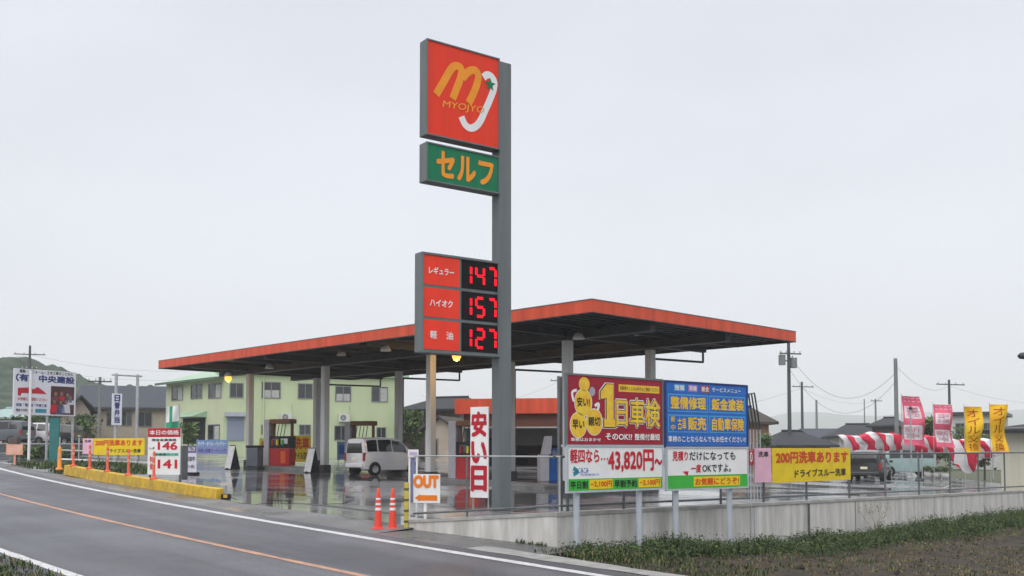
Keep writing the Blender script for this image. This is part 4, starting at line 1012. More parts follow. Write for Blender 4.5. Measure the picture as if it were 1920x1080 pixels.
    i_ = 1; q0, q1 = ST[0], ST[1]; zt2 = min(q1[4] - .04, rear[1] * sz + .06); kk = max(0, min(1, (zt2 - q0[4]) / max(.01, q1[4] - q0[4])))
    if kk > .15:
        x2 = q0[0] + (q1[0] - q0[0]) * kk - .012; mb.face([(xb, .50 * sw, r1), (xb, -.50 * sw, r1), (x2, -.48 * sw, zt2), (x2, .48 * sw, zt2)], M_CARGL)
    mb.build('rear_window', t)
    for s in (1, -1):
        mb = MB(); mb.box(xb - .02, xb + .12, s * .66 * sw - .055, s * .66 * sw + .055, .62 * sz, .98 * sz, mat('tail_lamp_red', (.35, .02, .02), .25)); mb.build('tail_light', t, bevel=.015)
        xf = ST[-3][0]; mb = MB(); mb.box(xf - .16, xf + .06, s * .52 * sw - .13, s * .52 * sw + .13, .58 * sz, .74 * sz, mat('headlamp_glass', (.6, .62, .64), .15)); mb.build('headlight', t, bevel=.03)
        mb = MB(); mx_ = wsx[1] * sx - .2; mb.box(mx_ - .06, mx_ + .06, s * .76 * sw, s * .76 * sw + s * .16, .97 * sz, 1.1 * sz, paint) if s > 0 else mb.box(mx_ - .06, mx_ + .06, s * .76 * sw - .16, s * .76 * sw, .97 * sz, 1.1 * sz, paint)
        mb.build('wing_mirror', t, bevel=.02)
    mb = MB(); mb.box(xb - .012, xb + .01, -.17, .17, .66 * sz, .78 * sz, sm(225, 222, 190)); mb.build('number_plate', t)
    mb = MB(); mb.box(xb - .05, xb + .1, -.62 * sw, .62 * sw, .34 * sz, .52 * sz, paint); mb.build('bumper', t, bevel=.04)
    rw = .275 * min(sz, 1.18)
    for x in (-1.12 * sx, 1.12 * sx):
        for s in (1, -1):
            Mx = Matrix.Translation((x, s * (.735 * sw), rw)) @ Matrix.Rotation(R(90), 4, 'X')
            mb = MB(); mb.lathe([(0, -.012 * s), (rw * 1.14, -.012 * s)], M_BLACK, 24, (0, 0, 0), Mx); mb.build('wheel_arch', t)
            whl = None
            mb = MB(); mb.lathe([(rw * .62, -.045 * s), (rw * .93, -.045 * s), (rw, -.02 * s), (rw, .15 * s), (rw * .9, .17 * s), (rw * .3, .17 * s)], M_TYRE, 24, (0, 0, 0), Mx); whl = mb.build('wheel', t)
            mb = MB(); mb.lathe([(0, -.03 * s), (rw * .2, -.042 * s), (rw * .5, -.03 * s), (rw * .62, -.048 * s)], M_RIM, 10, (0, 0, 0), Mx); mb.build('rim', whl)
    for s in (1, -1):
        for x in (-.09 * sx, ):
            mb = MB(); w1 = .74 * sw + .004; mb.box(x - .05, x + .08, s * w1 - .012, s * w1 + .012, .84 * sz, .87 * sz, paint); mb.build('door_handle', t)
    return t
M_VAN = mat('van_white_paint', (.70, .69, .71), .25, .03, 1, coat=.6)
M_DKCAR = mat('dark_car_paint', (.022, .024, .026), .25, .1, 1, coat=.6)
M_TEALCAR = mat('pale_teal_paint', (.30, .42, .41), .3, .05, 1, coat=.4)
car('small_van', 'white compact van parked under the canopy with its rear to the camera', 720, 44.2, 45, 3.2, 1.48, 1.66, M_VAN, 'van')
car('dark_suv', 'dark grey hatchback parked beside the yellow car wash banner', 1630, 53.0, 62, 3.9, 1.75, 1.66, M_DKCAR, 'suv')
car('pale_van', 'pale teal box van parked far back under the red and white curtain', 1696, 64.5, 172, 3.5, 1.6, 1.9, M_TEALCAR, 'box')
car('dark_hatchback', 'dark car mostly hidden behind the dark hatchback near the yellow banner', 1606, 62, 80, 3.6, 1.6, 1.6, mat('blue_grey_paint', (.16, .18, .24), .3, .05, 1, coat=.4), 'suv')
# ================================================================== BUILDINGS
M_FRAMEA = mat('window_frame_grey', (.20, .21, .21), .45, .1)
M_PALEW2 = mat('pipe_cover_cream', (.55, .55, .50), .6)
M_CURT = mat('pale_curtain', (.42, .43, .40), .7, .15, 6)
def window(parent, x, z, w, h, y=0.0, curtain=0, M=None, fr_mt=None):
    f = .06; mb = MB(); mt = fr_mt or M_FRAMEA
    bx = lambda *a: mb.box(*a, mt, M)
    bx(x, x + w, y - .05, y + .02, z, z + f); bx(x, x + w, y - .05, y + .02, z + h - f, z + h)
    bx(x, x + f, y - .05, y + .02, z + f, z + h - f); bx(x + w - f, x + w, y - .05, y + .02, z + f, z + h - f)
    bx(x + w / 2 - .03, x + w / 2 + .03, y - .045, y + .02, z + f, z + h - f)
    o = mb.build('window', parent)
    mb = MB(); q = [Vector(p) for p in ((x + f, y - .012, z + f), (x + w - f, y - .012, z + f), (x + w - f, y - .012, z + h - f), (x + f, y - .012, z + h - f))]
    mb.face([M @ p for p in q] if M else q, M_GLASS)
    if curtain:
        a, b = (.55, .95) if curtain == 1 else ((.06, .5) if curtain == 2 else (.08, .92)); c0 = .06 if curtain < 3 else .05; c1 = .9 if curtain < 3 else .5
        q = [Vector(p) for p in ((x + w * a, y - .018, z + h * c0), (x + w * b, y - .018, z + h * c0), (x + w * b, y - .018, z + h * c1), (x + w * a, y - .018, z + h * c1))]
        mb.face([M @ p for p in q] if M else q, M_CURT)
    mb.build('pane', o); return o
def wall_box(mb, x0, x1, y0, y1, z0, z1, mt): mb.box(x0, x1, y0, y1, z0, z1, mt)
def house(name, label, px0, px1, Y0, Y1, D, eave, ridge, wmt, rmt, kind='hip', wins=(), over=.6, base=None, cat='house', group=None, rin=.25, annex=None):
    A = onlot(px0, Y0); B = onlot(px1, Y1); g = min(A.z, B.z) - .2 if base is None else base
    t = thing(name, label, cat, fr((A.x, A.y, g), (B.x - A.x, B.y - A.y)), group); w = Vector((B.x - A.x, B.y - A.y)).length
    ze = zat(eave, Y0, px0) - g; zr = zat(ridge, (Y0 + Y1) / 2 + D / 2, (px0 + px1) / 2) - g
    if kind == 'flat': zr = ze + .3
    mb = MB(); mb.box(0, w, 0, D, -.3, ze, wmt)
    if kind == 'gable':
        for x in (0, w): mb.face([(x, 0, ze), (x, D, ze), (x, D / 2, zr - .05)], wmt)
    if kind == 'gablef': 
        for y in (0, D): mb.face([(0, y, ze), (w, y, ze), (w / 2, y, zr - .05)], wmt)
    mb.build('wall', t)
    mb = MB(); o = over; th = .16
    if kind == 'hip': 
        ri = w * rin; r0, r1 = (ri, D / 2, zr), (w - ri, D / 2, zr)
        e = [(-o, -o, ze - .1), (w + o, -o, ze - .1), (w + o, D + o, ze - .1), (-o, D + o, ze - .1)]; b = [(x, y, z - th) for x, y, z in e]
        mb.face([e[0], e[1], r1, r0], rmt); mb.face([e[2], e[3], r0, r1], rmt); mb.face([e[1], e[2], r1], rmt); mb.face([e[3], e[0], r0], rmt)
        for i in range(4): mb.face([b[i], b[(i + 1) % 4], e[(i + 1) % 4], e[i]], rmt)
        mb.face(b[::-1], rmt); mb.tube(Vector(r0) + Vector((0, 0, .04)), Vector(r1) + Vector((0, 0, .04)), .11, rmt, 8)
    elif kind in ('gable', 'gablef'):
        if kind == 'gable':
            L_ = [(-o, -o, ze - .12), (-o, D / 2, zr), (-o, D + o, ze - .12)]; Rr = [(w + o, p[1], p[2]) for p in L_]
        else:
            L_ = [(w + o, -o, ze - .12), (w / 2, -o, zr), (-o, -o, ze - .12)]; Rr = [(p[0], D + o, p[2]) for p in L_]
        Lb = [(a, b_, c + th) for a, b_, c in L_]; Rb = [(a, b_, c + th) for a, b_, c in Rr]
        for i in range(2):
            mb.face([Lb[i], Rb[i], Rb[i + 1], Lb[i + 1]], rmt); mb.face([L_[i], L_[i + 1], Rr[i + 1], Rr[i]], rmt)
            mb.face([L_[i], Lb[i], Lb[i + 1], L_[i + 1]], rmt); mb.face([Rr[i], Rr[i + 1], Rb[i + 1], Rb[i]], rmt)
        mb.face([L_[0], Rr[0], Rb[0], Lb[0]], rmt); mb.face([L_[2], Lb[2], Rb[2], Rr[2]], rmt)
    else:
        mb.box(-o, w + o, -o, D + o, ze + .003, ze + .28, rmt)
    mb.build('roof', t)
    for (a, b, c, d) in wins: window(t, a * w, b * ze, (c - a) * w, (d - b) * ze, -.003)
    return t, w, ze, zr
# --- green two-storey building -------------------------------------------------
M_GRN = mat('pale_green_render', (.53, .61, .375), .75, .06, .5, lo=(.46, .545, .33), stretch=(1, 1, .25))
M_GRN2 = mat('pale_cream_green_render', (.56, .60, .40), .75, .06, .5, lo=(.50, .54, .35), stretch=(1, 1, .25))
M_GROOF = mat('pale_green_roof', (.36, .50, .36), .5, .1, 1.5)
M_GTRIM = mat('dark_green_trim', (.09, .15, .10), .5, .1)
A = onlot(418, 72); B = onlot(757, 77); g = .9
tg = thing('green_building', 'pale green two-storey building with a row of upper windows behind the canopy', 'building', fr((A.x, A.y, g), B - A))
w = (Vector((B.x - A.x, B.y - A.y, 0))).length
Lp = at(312, 707, 79); inv = fr((A.x, A.y, g), B - A).inverted(); lp = inv @ Vector((Lp.x, Lp.y, g)); ztop = zat(700, 72, 418) - g
mb = MB(); mb.box(0, w, 0, 9, -.4, ztop, M_GRN); mb.build('wall', tg)
dL = Vector((lp.x, lp.y, 0)); nL = dL.length
ML = fr((0, 0, 0), (-dL.x, -dL.y)) ; ML.translation = Vector((lp.x, lp.y, 0))
mb = MB(); mb.box(0, nL - .004, .0, 6, -.4, ztop - .25, M_GRN2, ML); mb.build('wing_wall', tg)
mb = MB()
mb.raw([ML @ Vector(p) for p in ((-.5, -.7, ztop - .30), (nL + .3, -.7, ztop - .30), (nL + .3, 6, ztop - .3), (-.5, 6, ztop - .3), (.6, 2.8, ztop + .75), (nL + .2, 2.8, ztop + .85))], [(0, 1, 5, 4), (3, 4, 5, 2), (0, 4, 3), (1, 2, 5), (0, 3, 2, 1)], M_GROOF)
mb.box(-.5, nL + .3, -.74, -.703, ztop - .46, ztop - .28, M_GTRIM, ML)
mb.build('roof', tg)
mb = MB(); mb.box(-.3, w + .3, -.35, 9.3, ztop + .003, ztop + .28, M_GROOF); mb.build('roof', tg)
def wl(px0, px1, y0, y1, cur=0):          # a window on the right-hand face from its place on that face
    def hit(px):
        r_ = ray(px, 760)[0]; d = (B - A); k = (r_ * A.y - A.x) / (d.x - r_ * d.y); return k * w, A.y + d.y * k
    a, Ya = hit(px0); b, Yb = hit(px1); z1, z0 = zat(y0, (Ya + Yb) / 2, px0) - g, zat(y1, (Ya + Yb) / 2, px0) - g
    return a, z0, b - a, z1 - z0
for q, cur in (((430, 456, 718, 746), 0), ((490, 526, 716, 747), 3), ((558, 586, 719, 748), 0), ((628, 658, 724, 753), 3), ((696, 727, 725, 754), 1)):
    a, z0, ww, h = wl(*q); window(tg, a, z0, ww, h, 0, cur)
for q, cur in (((561, 583, 796, 816), 0), ((490, 500, 796, 815), 0), ((627, 653, 798, 826), 0), ((706, 724, 801, 824), 0)):
    a, z0, ww, h = wl(*q); window(tg, a, z0, ww, h, 0, cur)
def hl(px):
    C_ = Vector((Lp.x, Lp.y, 0)); d = Vector((A.x, A.y, 0)) - C_; r_ = ray(px, 760)[0]; k = (r_ * C_.y - C_.x) / (d.x - r_ * d.y); return k * nL, C_.y + d.y * k
for (p0, p1, y0, y1, cur) in ((322, 343, 725, 752, 1), (358, 379, 722, 749, 0), (391, 415, 720, 748, 1), (391, 413, 796, 826, 1)):
    a, Ya = hl(p0); b, Yb = hl(p1); window(tg, a, zat(y1, Ya, p0) - g, b - a, zat(y0, Ya, p0) - zat(y1, Ya, p0), 0, cur, ML)
a, z0, ww, h = wl(426, 458, 781, 826)
mb = MB(); mb.box(a, a + ww, -.06, -.003, z0, z0 + h, mat('blue_grey_shutter', (.24, .28, .36), .5, .06, 1, stretch=(.3, 1, 30)))
mb.box(a - .15, a + ww + .15, -.45, -.003, z0 + h + .003, z0 + h + .3, sm(170, 175, 185)); mb.build('roller_shutter', tg)
a, Ya = hl(342); b, Yb = hl(388); z0 = zat(784, Ya, 342) - g
mb = MB(); mb.raw([ML @ Vector(p) for p in ((a, -.003, z0 + .45), (b, -.003, z0 + .45), (b, -1.3, z0), (a, -1.3, z0), (a, -.003, z0 - .02), (b, -.003, z0 - .02))], [(0, 3, 2, 1), (3, 4, 5, 2), (0, 4, 3), (1, 2, 5)], M_GROOF); mb.build('awning', tg)
mb = MB(); mb.box(a + .2, b - .2, -.02, -.003, z0 - 2.0, z0 - .05, M_DARK, ML); mb.build('doorway', tg)
a, z0, ww, h = wl(738, 742, 760, 765)
mb = MB(); mb.tube((w - .25, -.09, -.3), (w - .25, -.09, ztop), .05, M_GALV, 8); mb.build('downpipe', tg)
mb = MB(); mb.tube((w * .21, -.09, -.3), (w * .21, -.09, ztop), .045, M_GRN2, 8); mb.build('downpipe', tg)
for k, (fx, z) in enumerate(((.30, 2.9), (.62, 2.9), (.86, .3))):
    mb = MB(); mb.box(w * fx, w * fx + .8, -.36, -.06, z, z + .58, sm(205, 205, 200)); mb.box(w * fx + .05, w * fx + .1, -.5, -.003, z - .06, z - .003, M_GALV); mb.box(w * fx + .7, w * fx + .75, -.5, -.003, z - .06, z - .003, M_GALV)
    mb.disc(w * fx + .32, z + .29, .23, .23, M_FRAMEA, -.364); mb.disc(w * fx + .32, z + .29, .07, .07, M_GALV, -.368); mb.tube((w * fx + .84, -.03, z + .3), (w * fx + .84, -.03, z + 1.3), .03, M_PALEW2, 6); mb.build('air_conditioner', tg)
# --- station workshop with the vermilion band ----------------------------------
A = onlot(861, 58.0); B = onlot(1232, 56); g = lotz(A.x, A.y) - .1
ts = thing('station_workshop', 'low station workshop with a vermilion roof band and dark open bays', 'building', fr((A.x, A.y, g), B - A)); w = Vector((B.x - A.x, B.y - A.y, 0)).length
zt_ = zat(748, 58, 870) - g; zb_ = zat(776, 58, 870) - g; zh = zat(800, 57.5, 990) - g; D = 6.5
M_WSW = mat('workshop_wall', (.40, .40, .38), .75, .1, 1); M_RB = mat('shutter_brown', (.15, .055, .038), .55, .1, 1, stretch=(.3, 1, 20))
mb = MB(); mb.box(.0, w, D - .2, D, -.1, zt_ - .1, M_WSW); mb.box(.0, .2, .3, D - .203, -.1, zt_ - .1, M_WSW); mb.box(w - .2, w, .3, D - .203, -.1, zt_ - .1, M_WSW)
for x in (2.55, 6.0): mb.box(x, x + .35, .3, .6, -.1, zh, M_WSW)
mb.build('wall', ts)
mb = MB(); mb.box(-.25, w + .25, -.1, .12, zb_, zt_, M_FASC); mb.box(-.25, -.05, .123, D + .1, zb_, zt_, M_FASC); mb.box(w + .05, w + .25, .123, D + .1, zb_, zt_, M_FASC); mb.build('fascia', ts)
mb = MB(); mb.box(-.04, w + .04, .125, D + .05, zt_ - .2, zt_ - .06, M_STEELD); mb.build('roof', ts)
mb = MB(); mb.box(.21, w - .21, .32, .42, zh, zb_ - .003, M_RB); mb.box(.2, w - .2, .28, .315, zh - .08, zh, M_WSW); mb.build('shutter', ts)
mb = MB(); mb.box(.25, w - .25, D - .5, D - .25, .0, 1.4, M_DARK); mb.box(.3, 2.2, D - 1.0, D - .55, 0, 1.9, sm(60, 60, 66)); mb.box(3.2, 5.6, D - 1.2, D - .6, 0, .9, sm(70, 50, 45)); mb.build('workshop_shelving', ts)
mb = MB(); mb.box(.2, w - .2, .25, D - .2, .02, .13, M_ISL); mb.build('floor_slab', ts)
# --- houses in the background -------------------------------------------------
M_TILE = mat('dark_grey_roof_tile', (.032, .035, .04), .75, .25, 2.5, stretch=(4, 4, 1)); M_TILE2 = mat('blue_grey_roof_tile', (.058, .066, .082), .75, .2, 2.5, stretch=(4, 4, 1))
M_TILEB = mat('brown_roof_tile', (.06, .052, .046), .75, .2, 2.5)
M_BEIGE = mat('beige_render', (.42, .36, .29), .8, .1, 1); M_TAN = mat('tan_timber_wall', (.24, .16, .10), .8, .15, 2); M_PALEW = mat('pale_render', (.52, .52, .50), .8, .08, 1); M_DKW = mat('dark_timber_wall', (.10, .085, .08), .8, .2, 2)
M_CREAMW = mat('cream_cladding', (.60, .58, .46), .65, .06, 1, stretch=(8, 8, .3))
house('house', 'beige house with a long blue-grey tiled roof left of the green building', 146, 318, 84, 86, 9, 764, 727, M_BEIGE, M_TILE2, 'gable', [(.03, .62, .16, .93), (.30, .62, .42, .93), (.46, .62, .58, .93), (.64, .60, .80, .92)], .5, base=1.2)
house('house', 'small beige gabled house just right of the left billboard', 128, 168, 80, 81, 6, 772, 748, M_BEIGE, M_TILE, 'gablef', [(.2, .55, .45, .9), (.6, .55, .85, .9)], .5, base=1.2)
house('house', 'dark roofed house between the green building and the vermilion workshop', 756, 862, 84, 82, 8, 766, 746, M_DKW, M_TILE, 'hip', [(.08, .5, .2, .8), (.26, .5, .36, .8)], .6, rin=.2)
house('shed', 'low gabled shed with beige wall seen between two canopy columns', 797, 852, 72, 71.5, 6, 806, 786, M_BEIGE, M_TILEB, 'gablef', [(.05, .2, .45, .75)], .45, cat='shed')
house('house', 'brown timber house just behind the blue billboard stays', 1386, 1442, 62, 62, 5, 788, 764, M_TAN, M_TILEB, 'hip', [(.2, .2, .45, .6), (.6, .2, .85, .6)], .5)
house('house', 'low house with a broad dark hipped roof above the yellow banner', 1466, 1556, 75, 75, 8, 832, 809, M_DKW, M_TILE, 'hip', [(.2, .2, .4, .8)], .6, rin=.3)
house('house', 'pale walled house with dark hipped roof behind the striped curtain', 1572, 1668, 96, 95, 9, 815, 796, M_PALEW, M_TILE, 'hip', [(.15, .3, .3, .75), (.55, .3, .75, .75)], .8, rin=.25)
house('house', 'small low house with grey roof between the two dark roofed houses', 1530, 1588, 112, 112, 8, 822, 806, M_PALEW, M_TILE2, 'gable', [(.3, .3, .5, .7)], .6)
house('house', 'dark house with flat-looking roof left of the thick concrete utility pole', 1636, 1684, 92, 91, 8, 796, 784, M_DKW, M_TILE, 'hip', [(.3, .5, .6, .8)], .5)
house('grey_building', 'grey two-storey building behind the yellow flags', 1783, 1876, 88, 86, 9, 779, 770, M_PALEW, M_STEELD, 'flat', [(.1, .66, .3, .86), (.42, .66, .56, .86), (.66, .66, .86, .86), (.1, .3, .3, .5)], .4, cat='building')
house('cream_building', 'cream clad building with dark flat eaves at the right edge', 1876, 2010, 45, 42, 8, 802, 785, M_CREAMW, M_TILE, 'hip', [], .7, cat='building', rin=.3)
# --- left edge: terrace with parked cars, hedge, billboard, teal pillar -----------
M_TERR = mat('dark_block_wall', (.10, .105, .11), .85, .2, 2)
A = onlot(-160, 62); B = onlot(152, 68); gT = 1.3
zc = zat(833, 64, 40)
t = thing('block_wall', 'dark grey retaining wall holding the raised car park at the left edge', 'wall', fr((A.x, A.y, .6), B - A)); w = Vector((B.x - A.x, B.y - A.y, 0)).length
mb = MB(); mb.box(0, w, 0, .25, 0, zc - .6, M_TERR); mb.build('wall', t)
mb = MB(); mb.box(-.05, w + .05, -.04, .29, zc - .597, zc - .5, M_COPE); mb.build('coping', t)
mb = MB(); mb.box(0, w, .3, 16, 0, zc - .62, M_SHOULDER, fr((A.x, A.y, .6), B - A)); struct(mb, 'terrace')
car('parked_car', 'white hatchback on the raised car park behind the left billboard posts', 54, 69, 175, 3.6, 1.6, 1.5, M_VAN, 'van', z=zc + .02)
car('parked_car', 'grey car cut by the left edge of the picture', 2, 67, 170, 4.0, 1.65, 1.6, sm(95, 100, 106), 'suv', z=zc + .02)
car('parked_car', 'dark car right of the white hatchback behind the left billboard', 100, 72, 176, 3.8, 1.6, 1.45, M_DKCAR, 'suv', z=zc + .02)
house('car_port', 'low pale green-grey roofed building on the far left behind the billboard', -60, 52, 90, 90, 8, 780, 766, M_BEIGE, mat('pale_teal_roof', (.30, .42, .40), .5, .1), 'hip', [(.5, .4, .7, .8)], .5, base=1.5, cat='building')
# left billboard
A = at(26, 735, 52); B = at(142, 735, 55); g = lotz(A.x, A.y); zt_, zb_ = zat(690, 52, 26) - g, zat(777, 52, 26) - g
tl = thing('billboard', 'white billboard with dark blue characters and a small group photograph at the far left', 'billboard', fr((A.x, A.y, g), B - A)); w = Vector((B.x - A.x, B.y - A.y, 0)).length; h = zt_ - zb_; Q = (0, zb_, w, h, 0)
M_LB = mat('left_board_white', (.66, .67, .72), .5, .05, 1)
mb = MB(); mb.box(0, w, 0, .1, zb_, zt_, M_LB)
TX(mb, *Q, '建築・リフォーム・土木工事のことなら', .08, .91, .94, .985, M_TXT, .03); TX(mb, *Q, '（有）中央建設', .03, .73, .97, .885, M_NAVY, .05)
mb.face([(.06 * w, -.006, zb_ + .42 * h), (.10 * w, -.006, zb_ + .40 * h), (.12 * w, -.006, zb_ + .47 * h), (.52 * w, -.006, zb_ + .47 * h), (.46 * w, -.006, zb_ + .54 * h), (.37 * w, -.006, zb_ + .62 * h), (.30 * w, -.006, zb_ + .56 * h), (.26 * w, -.006, zb_ + .60 * h), (.06 * w, -.006, zb_ + .58 * h)], M_CRIM)
TX(mb, *Q, 'お気軽にご相談ください', .06, .31, .52, .38, M_TEXTRED, .02); TX(mb, *Q, '新築・増改築・外構工事', .04, .18, .52, .245, M_NAVY, .02); TX(mb, *Q, '電話でお問い合せ', .04, .07, .30, .13, M_TXT, .02); RX(mb, *Q, .34, .05, .52, .14, mat('teal_print', (.03, .25, .33), .5)); RX(mb, *Q, .03, .235, .53, .24, M_NAVY)
mb.build('panel', tl)
mb = MB(); a, b, c, d = .585 * w, .97 * w, zb_ + .03 * h, zb_ + .66 * h; mb.box(a, b, -.02, -.003, c, d, mat('photo_print', (.035, .02, .022), .35, .5, 2, lo=(.09, .03, .03)))
M_SKIN = mat('photo_faces', (.22, .115, .085), .5, .3); Mps = [M_CRIM, mat('photo_denim', (.06, .09, .18), .5, .2), sm(190, 190, 200), sm(120, 60, 70)]
for i, (u, v) in enumerate(((.15, .45), (.42, .42), (.66, .46), (.2, .72), (.45, .74), (.72, .7), (.85, .62))):
    x, z = a + u * (b - a), c + v * (d - c); mb.disc(x, z, .095, .125, M_SKIN, -.024, 12); mb.disc(x, z + .07, .11, .10, M_TXT, -.023, 12)
    mb.face([(x - .26, -.022, z - .62 if v < .5 else z - .4), (x + .26, -.022, z - .62 if v < .5 else z - .4), (x + .2, -.022, z - .16), (x - .2, -.022, z - .16)], Mps[i % 4])
mb.build('photograph', tl)
for x in (.24 * w, .56 * w, .99 * w):
    mb = MB(); mb.tube((x, -.08 if x < .3 * w else .16, -.2), (x, -.08 if x < .3 * w else .16, zt_ - .1), .07, M_WHITE if x < .3 * w else M_GALV, 10); mb.build('post', tl)
mb = MB(); mb.box(.1, w - .1, .103, .16, zb_ + .2, zb_ + .3, M_DPIPE); mb.box(.1, w - .1, .103, .16, zt_ - .4, zt_ - .3, M_DPIPE); mb.build('back_rail', tl)
A = at(101, 820, 51); g = lotz(A.x, A.y); t = thing('teal_pillar', 'tall flat teal pillar sign below the group photograph of the left billboard', 'pillar', fr((A.x, A.y, g), (1, .1)))
hz = zat(783, 51, 101) - g; M_TEAL = mat('teal_paint', (.035, .19, .20), .5, .2, 1.5, lo=(.03, .15, .13))
mb = MB(); mb.box(-.24, .24, 0, .22, 0, hz, M_TEAL); mb.build('body', t, bevel=.02)
mb = MB(); mb.box(-.27, .27, -.03, .25, hz + .003, hz + .06, M_STEELD); mb.build('cap', t)
A = at(27, 845, 42); g = max(lotz(A.x, A.y), roadz(A.x, A.y) - .0); t = thing('small_orange_sign', 'small pale orange sign on one short leg at the left roadside', 'sign', fr((A.x, A.y, g), (1, .1)))
z0, z1 = zat(853, 42, 27) - g, zat(833, 42, 27) - g
mb = MB(); mb.box(-.34, .34, 0, .03, z0, z1, mat('faded_orange', (.70, .33, .22), .6, .1, 3)); mb.rect(-.30, z0 + .04, .30, z1 - .04, mat('faded_peach', (.72, .42, .32), .6, .12, 4)); mb.build('panel', t)
mb = MB(); mb.box(-.04, .04, .033, .07, -.1, z1 - .02, mat('faded_orange', (.7, .33, .22))); mb.build('leg', t)
A = at(27, 825, 44); t = thing('dark_mail_box', 'small dark box on a stand behind the pale orange sign', 'box', (A.x, A.y, lotz(A.x, A.y)))
mb = MB(); mb.box(-.2, .2, -.15, .15, zat(832, 44, 27) - lotz(A.x, A.y) - .4, zat(819, 44, 27) - lotz(A.x, A.y), M_DKW); mb.build('box', t, bevel=.02)
mb = MB(); mb.tube((0, 0, 0), (0, 0, zat(832, 44, 27) - lotz(A.x, A.y) - .4), .05, M_DPIPE, 8); mb.build('post', t)
# vertical shop sign on a goal-post frame
A = at(217, 770, 66); B = at(257, 770, 67); g = lotz(A.x, A.y); t = thing('goalpost_sign', 'narrow white sign with dark vertical characters hung on a two-post frame', 'sign', fr((A.x, A.y, g), B - A)); w = Vector((B.x - A.x, B.y - A.y, 0)).length
zt_ = zat(703, 66, 217) - g
for x in (0, w):
    mb = MB(); mb.tube((x, 0, 0), (x, 0, zt_ + .1), .10, M_GALV, 10); mb.build('post', t)
mb = MB(); mb.tube((-.3, 0, zt_), (w + .3, 0, zt_), .06, M_GALV, 8); mb.build('crossbar', t)
mb = MB(); z0, z1 = zat(797, 66, 217) - g, zat(738, 66, 217) - g; mb.box(-.32, .32, -.22, -.12, z0, z1, M_LB); mb.text('日替弁当', -.17, z0 + .12, .17, z1 - .08, M_NAVY, .05, -.228, vert=True); mb.build('panel', t)
# far-left yellow banner + pink panel on a low fence
Y = 47
A = onlot(112, 48.5); B = onlot(338, 46); t = thing('low_rail_fence', 'low white rail fence behind the orange posts on the left', 'fence', fr(A, B - A)); w = Vector((B.x - A.x, B.y - A.y, 0)).length
dz = B.z - A.z
for z in (.18, .62):
    mb = MB(); mb.tube((0, 0, z), (w, 0, z + dz), .04, M_GALV if z > .3 else M_WHITE, 8); mb.build('rail', t)
for i in range(7):
    x = w * i / 6; mb = MB(); mb.tube((x, 0, -.1 + dz * i / 6), (x, 0, 1.25 + dz * i / 6), .035, M_GALV, 8); mb.build('post', t)
freebanner('car_wash_banner', 'yellow banner with red 200 yen car wash lettering behind the orange posts on the left', 175, 271, 822, 853, 47.2, M_YELLOW, d_wash, 'banner', False, 46.2)
freebanner('pink_sign', 'plain pink panel left of the yellow banner behind the orange posts', 155, 174, 822, 851, 47.4, M_PINK, d_pink, 'sign', False, 47.2)
# green-white clustered flag at the building's left corner
A = onlot(324, 60); t = thing('small_banner_flag', 'green and white hanging flag above the red price board', 'flag', fr(A, (1, .2))); hz = zat(760, 60, 324) - A.z
mb = MB(); mb.tube((.35, 0, 0), (.35, 0, hz + .1), .03, M_GALV, 8); mb.build('pole', t)
mb = MB(); vs = []; nx, nz_ = 8, 10; z0 = zat(802, 60, 324) - A.z
for j in range(nz_ + 1):
    for i in range(nx + 1):
        u, v = i / nx, j / nz_; vs.append((.33 - u * .75, .08 * math.sin(u * 7 + v * 3), z0 + (hz - z0) * v - .1 * u))
for j in range(nz_):
    for i in range(nx):
        k = j * (nx + 1) + i; mb.face([vs[k], vs[k + 1], vs[k + nx + 2], vs[k + nx + 1]], mat('flag_green', (.03, .30, .17), .7) if j < 3 or 3 < i < 6 else M_CREAM, True)
mb.build('cloth', t)
# ================================================================== POLES AND WIRES
M_UP = mat('concrete_utility_pole', (.20, .205, .20), .8, .15, 1); M_UPD = mat('dark_utility_pole', (.07, .072, .075), .7, .15, 1)
TOPS = {}
def upole(key, px, ytop, Y, r, label, mt, arms=(), trans=None, lamp=None, rt=None, base=None):
    p = onlot(px, Y); 
    if base is not None: p.z = base
    H = zat(ytop, Y, px) - p.z
    t = thing('utility_pole', label, 'utility pole', Matrix.Translation(p) @ Matrix.Rotation(R(20), 4, 'Z'))
    mb = MB(); mb.tube((0, 0, -.2), (0, 0, H), r, mt, 12, rt or r * .7); mb.build('shaft', t)
    for (z, L_) in arms:
        mb = MB(); mb.box(-L_ / 2, L_ / 2, -r - .09, -r - .01, H - z - .05, H - z + .05, M_UPD); mb.build('crossarm', t)
        for k in (-.9, -.35, .35, .9):
            mb = MB(); x = k * L_ / 2; mb.lathe([(.03, 0), (.06, .03), (.04, .08), (.06, .12), (.03, .18), (0, .18)], M_PALEW, 10, (x, -r - .05, H - z + .052)); mb.build('insulator', t)
    if trans:
        for sx, z in trans:
            mb = MB(); mb.tube((sx, 0, H - z - .8), (sx, 0, H - z), .27, M_UP, 14); mb.tube((sx - .1, 0, H - z), (sx - .1, 0, H - z + .18), .05, M_PALEW, 8); mb.build('transformer', t)
            mb = MB(); mb.box(min(0, sx), max(0, sx), -.05, .05, H - z - .5, H - z - .4, M_UPD); mb.build('bracket', t)
    TOPS[key] = p + Vector((0, 0, H)); return t, H
upole('a', 52, 648, 110, .17, 'utility pole with one crossarm rising behind the far left billboard', M_UPD, [(1.0, 3.2), (2.6, 1.6)])
upole('b', 185, 707, 76, .12, 'short pale pole with a small crossbar in front of the blue-grey roof', M_UP, [(.35, 1.7)], rt=.11)
upole('c', 1481, 628, 78, .17, 'dark utility pole with transformers under the right end of the canopy', M_UPD, [(1.5, 2.0)], [(-.62, 1.6), (.45, 1.8)])
